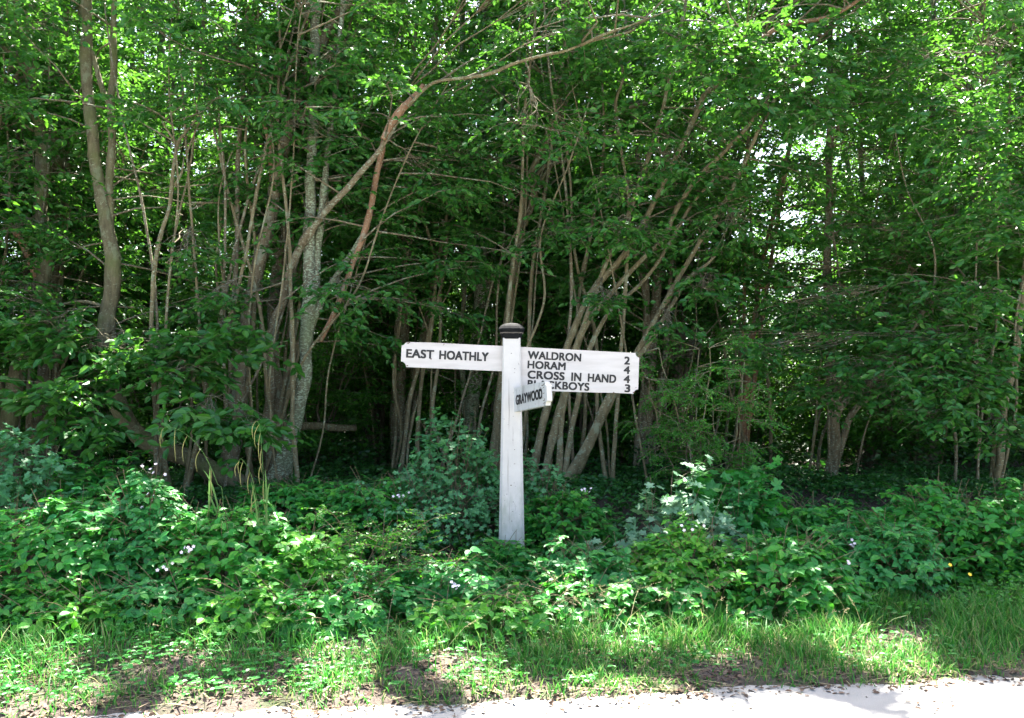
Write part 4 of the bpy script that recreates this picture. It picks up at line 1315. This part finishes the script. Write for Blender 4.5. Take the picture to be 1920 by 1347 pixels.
bush('field_maple', 'dark field maple bush with small lobed leaves directly behind the post', 'shrub', 845, 0, 7.8, .56, .4, 1.10, 122, 'lobed', 640, (.042, .066), M_MAPLE, M_TWIG)
bush('field_maple', 'low field maple spreading in shade below the East Hoathly arm', 'shrub', 800, 0, 7.55, .75, .4, .62, 123, 'lobed', 560, (.032, .052), M_MAPLE, M_TWIG)
bush('field_maple', 'small field maple just past the post under the Graywood arm', 'shrub', 1020, 0, 8.0, .34, .3, .62, 124, 'lobed', 220, (.035, .055), M_MAPLE, M_TWIG)
bush('field_maple', 'dim field maple at the picture edge below the kinked mossy trunk', 'shrub', 30, 0, 7.4, .5, .4, 1.0, 125, 'lobed', 300, (.05, .085), M_MAPLE, M_TWIG)
bush('maple_sapling', 'pale silvery leaved maple sapling leaning out of the brambles', 'shrub', 1270, 0, 6.85, .56, .25, .80, 126, 'lobed', 210, (.06, .10), M_SILVER, M_TWIG, shoots=9)
bush('sycamore_sapling', 'sycamore sapling with broad green leaves beside the silvery maple', 'shrub', 1380, 0, 7.3, .42, .3, .92, 127, 'lobed', 130, (.09, .135), M_SYC, M_TWIG)
bush('bramble_bush', 'bramble shoot with yellow green tips trailing from the sycamore sapling', 'bramble', 1400, 0, 7.05, .28, .2, .72, 128, n=98, ln=(.06, .085), mat=M_BRAMB, group=BR)


FR = 'low bramble sprays at the front of the verge'
for q, (bx, by, bw, bh, bm, lab) in enumerate((
        (30, 5.72, .50, .26, M_BRAM, 'low bramble spray nearest the lane below the broad leafy bramble bank'),
        (300, 5.80, .45, .24, M_BRAMB, 'low bluish bramble spray below the tall bramble with pinkish blossom'),
        (480, 5.70, .38, .22, M_BRAMY, 'low bright bramble spray in front of the sunny bramble mound'),
        (690, 5.85, .48, .24, M_BRAMB, 'low bluish bramble spray below the rose thicket'),
        (890, 5.72, .42, .18, M_BRAMY, 'low sunlit bramble spray below the signpost among the grass'),
        (1090, 5.90, .45, .24, M_BRAM, 'low bramble spray under the long grass heads past the signpost'),
        (150, 5.66, .42, .20, M_BRAMY, 'low bright bramble spray at the verge below the bush of oval leaves'),
        (595, 5.72, .42, .20, M_BRAM, 'low bramble spray on bare litter between the sunny mound and the rose thicket'),
        (1300, 6.00, .42, .22, M_BRAM, 'low bramble spray beside the seeding grass below the maple sapling'))):
    bush('bramble_bush', lab, 'bramble', bx, 0, by, bw * 1.15, .34, bh * 1.2, 180 + q, n=231, ln=(.04, .085), mat=bm, group=FR, shoots=8)
scatter_cover('mixed_undergrowth', 'mixed small leaved weeds filling in between the brambles', 15000, (-4.6, 4.6, 5.9, 7.7), 0.40, (.02, .05), M_HAW, 9, 'ovate', low=.3)

# hawthorn on thin bare stems beside the Waldron arm
def hawthorn():
    rng = np.random.default_rng(130)
    D = 8.7
    x = (1330 - CX) / F * D
    base = np.array([x, D, float(ground_z(x, D))])
    root = thing('hawthorn_bush', 'hawthorn of tiny leaves on thin bare stems below the mile numbers', 'shrub', tuple(base))
    nst = 9
    mb = MB()
    tops = np.stack([rng.uniform(-.62, .62, nst), rng.uniform(-.25, .3, nst), rng.uniform(1.0, 1.75, nst)], -1)
    t = np.linspace(0, 1, 9)[None, :, None]
    foot = np.stack([rng.uniform(-.22, .22, nst), rng.uniform(-.1, .1, nst), np.full(nst, -.08)], -1)
    arc = foot[:, None] * (1 - t) + tops[:, None] * t + rng.normal(0, .018, (nst, 9, 3))
    arc[:, :, :2] += np.sin(t * 3.1) * rng.normal(0, .07, (nst, 1, 2))
    batch_tubes(mb, arc + base, np.broadcast_to(np.linspace(.011, .004, 9), (nst, 9)), 6, 0)
    mb.build('stems', M_BARKP, root, base)['label'] = 'thin bare stems'
    S, az, el, Ln = [], [], [], []
    for i in range(nst):
        k = 12
        q = rng.integers(3, 9, k)
        S.append(arc[i, q] + base)
        az.append(rng.uniform(0, 6.28, k)); el.append(rng.uniform(-.3, .5, k)); Ln.append(rng.uniform(.25, .6, k))
    mb = MB()
    add_branches(mb, np.vstack(S), np.hstack(az), np.hstack(el), np.hstack(Ln), rng, sp=12, k=9, ln=(.022, .04), sprL=(.10, .2), r0=.006, noise=.8)
    mb.build('foliage', [M_HAW, M_BARKP], root, base)
hawthorn()

# drooping sedge ----------------------------------------------------------------
def sedge(label, D, stalks, blades, seed):
    rng = np.random.default_rng(seed)
    b0 = px(stalks[0][-1][0], stalks[0][-1][1], D)
    base = np.array([b0[0], D, float(ground_z(b0[0], D))])
    root = thing('drooping_sedge', label, 'sedge', tuple(base))
    for st in stalks:
        pts = [px(x, y, D) for x, y in st][::-1]
        pts = [base + [0, 0, -.02]] + pts
        rs = catmull(np.array(pts), .03)
        mb = MB()
        batch_tubes(mb, rs[None], np.linspace(.0034, .0014, len(rs))[None], 5, 0, (.05, 1, .1))
        mb.build('stalk', M_SEDGE, root, base)
        n = len(rs)
        for f in (.66, .76, .84, .90, .95, .995):
            i = min(n - 1, int(f * n))
            L = rng.uniform(.14, .25) * (.75 if f > .9 else 1)
            t = np.linspace(0, 1, 7)
            sx = rng.normal(-.012, .012)
            p = rs[i] + np.stack([sx * np.sin(t * 2) - .010 * np.sin(t * 3.1), rng.normal(0, .01) * t, .012 * np.sin(t * 3.1) - L * t], -1)
            mb = MB()
            batch_tubes(mb, p[None], (np.array([.35, .8, 1, 1, .95, .7, .25]) * .0031)[None], 6, 0, (.05, 1, .1))
            mb.build('flower_spike', M_SPIKE, root, base)
    mb = MB()
    for (x0, y0, x1, y1, x2, y2) in blades:
        t = np.linspace(0, 1, 10)[:, None]
        c = (1 - t) ** 2 * px(x0, y0, D) + 2 * t * (1 - t) * px(x1, y1, D) + t ** 2 * px(x2, y2, D)
        wd = .0065 * np.sin(np.clip(t * 2.6 + .5, 0, math.pi))
        V = np.concatenate([c - wd * [1, .3, 0], c + wd * [1, .3, 0]])
        mb.add(V, [np.array([(i, i + 1, i + 11, i + 10) for i in range(9)])], 0)
    for q in range(16):                                # arching leaves of the clump
        a_ = rng.uniform(0, 6.283)
        L = rng.uniform(.35, .75)
        t = np.linspace(0, 1, 10)[:, None]
        c = base + np.array([math.cos(a_), math.sin(a_) * .6, 0]) * (.75 * L * t ** 1.6) + np.array([0, 0, 1.0]) * (L * (t - .45 * t ** 3))
        wd = .0055 * np.sin(np.clip(t * 2.6 + .5, 0, math.pi))
        mb.add(np.concatenate([c - wd * [1, .3, 0], c + wd * [1, .3, 0]]), [np.array([(i, i + 1, i + 11, i + 10) for i in range(9)])], 0)
    mb.build('blade', M_SEDGE, root, base)
sedge('sedge with one long stalk arching away, its spikes hanging in a row', 6.3, [[(303, 812), (308, 802), (322, 801), (345, 812), (372, 836), (393, 872), (408, 908), (418, 936)]], [(418, 1000, 400, 890, 378, 880), (420, 1000, 396, 930, 388, 922), (392, 1000, 392, 900, 394, 872)], 140)
sedge('sedge with a tall upright stalk hung with close spikes', 6.2, [[(480, 790), (486, 796), (490, 830), (492, 860), (494, 900), (497, 950), (500, 1000)]], [(500, 1010, 500, 900, 497, 880), (500, 1000, 505, 945, 484, 930), (498, 990, 500, 900, 508, 908)], 141)
sedge('short sedge stalk curving beside the tall upright one', 6.15, [[(448, 866), (452, 860), (462, 872), (472, 895), (480, 930), (486, 975)]], [(486, 1030, 484, 950, 470, 900), (488, 1040, 500, 1000, 512, 1020)], 142)

# buttercups ---------------------------------------------------------------------
def buttercup(label, x, y, D, seed):
    rng = np.random.default_rng(seed)
    top = px(x, y, D)
    base = np.array([top[0] + .03, D, float(ground_z(top[0] + .03, D))])
    root = thing('buttercup', label, 'flower', tuple(base))
    mb = MB()
    t = np.linspace(0, 1, 8)[:, None]
    s = base * (1 - t) + top * t + np.array([.03, 0, 0]) * np.sin(t * 3.1)
    batch_tubes(mb, s[None], np.full((1, 8), .0013), 4, 0, (.05, 1, .1))
    mb.build('stem', M_SEDGE, root, base)
    mb = MB()
    nn = nrm(np.array([.1, -.75, .65]))
    a = nrm(np.cross(nn, [1, .2, .1])); b = np.cross(nn, a)
    th = np.arange(5) * 2 * math.pi / 5
    dd = a * np.cos(th)[:, None] + b * np.sin(th)[:, None]
    leaves(mb, np.tile(top, (5, 1)), dd + nn * .5, np.tile(nn, (5, 1)), np.full(5, .017), 1.1, 'ovate')
    mb.build('petals', M_YELLOW, root, base)
buttercup('yellow buttercup, the upper of two beside the bramble and tall grass', 1781, 1060, 6.2, 150)
buttercup('yellow buttercup, the lower of two beside the bramble and tall grass', 1818, 1078, 6.15, 151)

# ------------------------------------------------------------------ verge: herbs, grass, dead leaves
def verge_points(rng, n, d0, d1, dens):
    x = rng.uniform(-5.2, 5.2, n)
    d = rng.uniform(d0, d1, n)
    y = road_edge(x) + d
    keep = rng.random(n) < dens(x, y, d)
    return x[keep], y[keep], d[keep]

def herbs():
    rng = np.random.default_rng(160)
    def dens(x, y, d):
        c = wav(x, y, 3.2, 4)
        left = np.clip(.6 - .25 * x, .2, 1.0)
        return np.clip((c + .75) * left, 0, 1) * smooth(.02, .35, d)
    x, y, d = verge_points(rng, 15000, .05, 2.4, dens)
    m = len(x)
    h = rng.uniform(.015, .11, m) * np.clip(.5 + d * .4, .5, 1.2)
    P = np.stack([x, y, ground_z(x, y) + h], -1)
    mb = MB()
    az = rng.uniform(0, 6.283, m)
    up = rng.normal(0, .3, (m, 3)) + np.array([0, -.2, 1])
    le = rng.uniform(.014, .036, m)
    for q in range(3):
        a = az + q * 2.1
        dd = np.stack([np.cos(a), np.sin(a), np.full(m, .05)], -1)
        leaves(mb, P, dd, up, le, .8, 'ovate')
    batch_tubes(mb, np.stack([P - np.array([0, 0, 1.0]) * (h + .01)[:, None], P], 1), np.full((m, 2), .0009), 3, 1)
    kind(mb.build('verge_herbs', [M_HERB, M_SEDGE]), 'stuff', 'small leafy weeds growing over the verge')

def blades(mb, x, y, ln, rng, wd=(.0020, .0042), mat=0, flat=False):
    m = len(x)
    az = rng.uniform(0, 6.283, m)
    lean = rng.uniform(.15, 1.05, m)
    t = np.array([0, .35, .7, 1.0])[None, :]
    if flat:
        lean = rng.uniform(1.0, 1.5, m)
    r = lean[:, None] * ln[:, None] * t ** (1.1 if flat else 1.8)
    z = ln[:, None] * (t - .25 * lean[:, None] * t ** 3) * (.22 if flat else 1)
    c = np.stack([x[:, None] + np.cos(az)[:, None] * r, y[:, None] + np.sin(az)[:, None] * r, (ground_z(x, y) - .005)[:, None] + z], -1)
    s = np.stack([-np.sin(az), np.cos(az), np.zeros(m)], -1)
    s = nrm(s + rng.normal(0, .4, (m, 3)) * [1, 1, .2])
    w = rng.uniform(*wd, m)[:, None] * np.array([.8, 1, .7, .06])[None]
    V = np.stack([c - s[:, None] * w[..., None], c + s[:, None] * w[..., None]], 2).reshape(m, 8, 3)
    f = np.array([(0, 1, 3, 2), (2, 3, 5, 4), (4, 5, 7, 6)])
    mb.add(V, [(f[None] + (np.arange(m) * 8)[:, None, None]).reshape(-1, 4)], mat)
    return c

def grass():
    rng = np.random.default_rng(161)
    def dens(x, y, d):
        c = wav(x, y, 2.6, 9) + .4 * wav(x, y, 8, 2)
        right = np.clip(.6 + .25 * x, .34, 1.0)
        return np.clip((c + .75) * right, .02, 1) * smooth(-.06, .12, d)
    x, y, d = verge_points(rng, 125000, -.03, 2.3, dens)
    m = len(x)
    tuft = rng.normal(0, .012, (m, 2))
    cx_ = np.round(x / .07) * .07 + wav(x, y, 40) * .01
    cy_ = np.round(y / .07) * .07
    x2 = np.where(rng.random(m) < .55, cx_ + tuft[:, 0], x)
    y2 = np.where(rng.random(m) < .55, cy_ + tuft[:, 1], y)
    ln = rng.uniform(.04, .23, m) * (.40 + .60 * smooth(.0, .9, d)) * (1 - .45 * smooth(-.1, .5, -wav(x, y, 1.9, 12)))
    mb = MB()
    blades(mb, x2, y2, ln, rng)
    q = rng.choice(m, 11000)
    blades(mb, x[q] + rng.normal(0, .03, 11000), y[q] + rng.normal(0, .03, 11000), rng.uniform(.06, .16, 11000), rng, mat=1, flat=True)
    kind(mb.build('grass', [M_GRASS, M_STRAW]), 'stuff', 'long rough grass along the edge of the lane')
    # tall blades that have gone to seed
    x = np.concatenate([rng.normal(.55, .35, 46), rng.normal(1.7, .5, 30), rng.uniform(-2.5, 3.6, 26)])
    y = road_edge(x) + rng.uniform(.5, 1.5, len(x))
    mb = MB()
    c = blades(mb, x, y, rng.uniform(.28, .46, len(x)), rng, (.0008, .0013))
    tip, pre = c[:, 3], c[:, 2]
    for i in range(len(x)):
        n = 16
        f = rng.random(n)[:, None]
        b = pre[i] * (1 - f) + tip[i] * f
        dd = nrm(tip[i] - pre[i]) + rng.normal(0, .5, (n, 3))
        leaves(mb, b, dd, rand_up(rng, n, .8), rng.uniform(.010, .022, n), .35, 'rhomb')
    kind(mb.build('seeding_grass', M_STRAW), 'stuff', 'feathery seed heads standing above the grass')

def litter():
    rng = np.random.default_rng(162)
    def dens(x, y, d):
        return np.clip(.55 + .5 * wav(x, y, 3.5, 6), .05, 1) * (1 - .8 * smooth(.9, 2.2, d)) * np.maximum(smooth(-.22, .04, d), .45 * smooth(.25, .9, wav(x, y, 4.3, 8)))
    x, y, d = verge_points(rng, 56000, -.55, 2.2, dens)
    m = len(x)
    z = np.where(d < .02, np.maximum(ground_z(x, y), 0.0), ground_z(x, y)) + rng.uniform(.002, .012, m)
    az = rng.uniform(0, 6.283, m)
    dd = np.stack([np.cos(az), np.sin(az), rng.normal(0, .25, m)], -1)
    mb = MB()
    leaves(mb, np.stack([x, y, z], -1), dd, rand_up(rng, m, .35), rng.uniform(.012, .045, m), .6, 'ovate')
    k = 420
    x = rng.uniform(-4, 4, k); y = road_edge(x) + rng.uniform(-.1, 1.6, k)
    az = rng.uniform(0, 6.283, k); L = rng.uniform(.05, .28, k)
    t = np.linspace(-.5, .5, 4)[None, :, None]
    P = np.stack([x, y, ground_z(x, y) + .012], -1)[:, None] + np.stack([np.cos(az), np.sin(az), np.zeros(k)], -1)[:, None] * L[:, None, None] * t
    P += rng.normal(0, .006, P.shape)
    batch_tubes(mb, P, np.broadcast_to(np.array([.003, .0028, .0024, .0016]), (k, 4)), 4, 1)
    kind(mb.build('leaf_litter', [M_LITTER, M_TWIG]), 'stuff', 'dead brown leaves and twigs along the lane edge')
herbs()
grass()
litter()

# a fallen log in the hollow behind the clump
def log():
    rng = np.random.default_rng(170)
    a, b = px(565, 800, 11.5), px(665, 802, 11.9)
    for q in (a, b):
        q[2] = max(q[2], float(ground_z(q[0], q[1])) + .08)
    base = (a + b) / 2
    mb = MB()
    t = np.linspace(0, 1, 6)[:, None]
    p = a * (1 - t) + b * t
    trunk_mesh(mb, np.column_stack([p, np.linspace(.055, .04, 6)]), rng)
    tag(mb.build('fallen_log', M_BARKP, None, base), 'bare fallen log lying in the shade behind the three stemmed clump', 'log')
log()
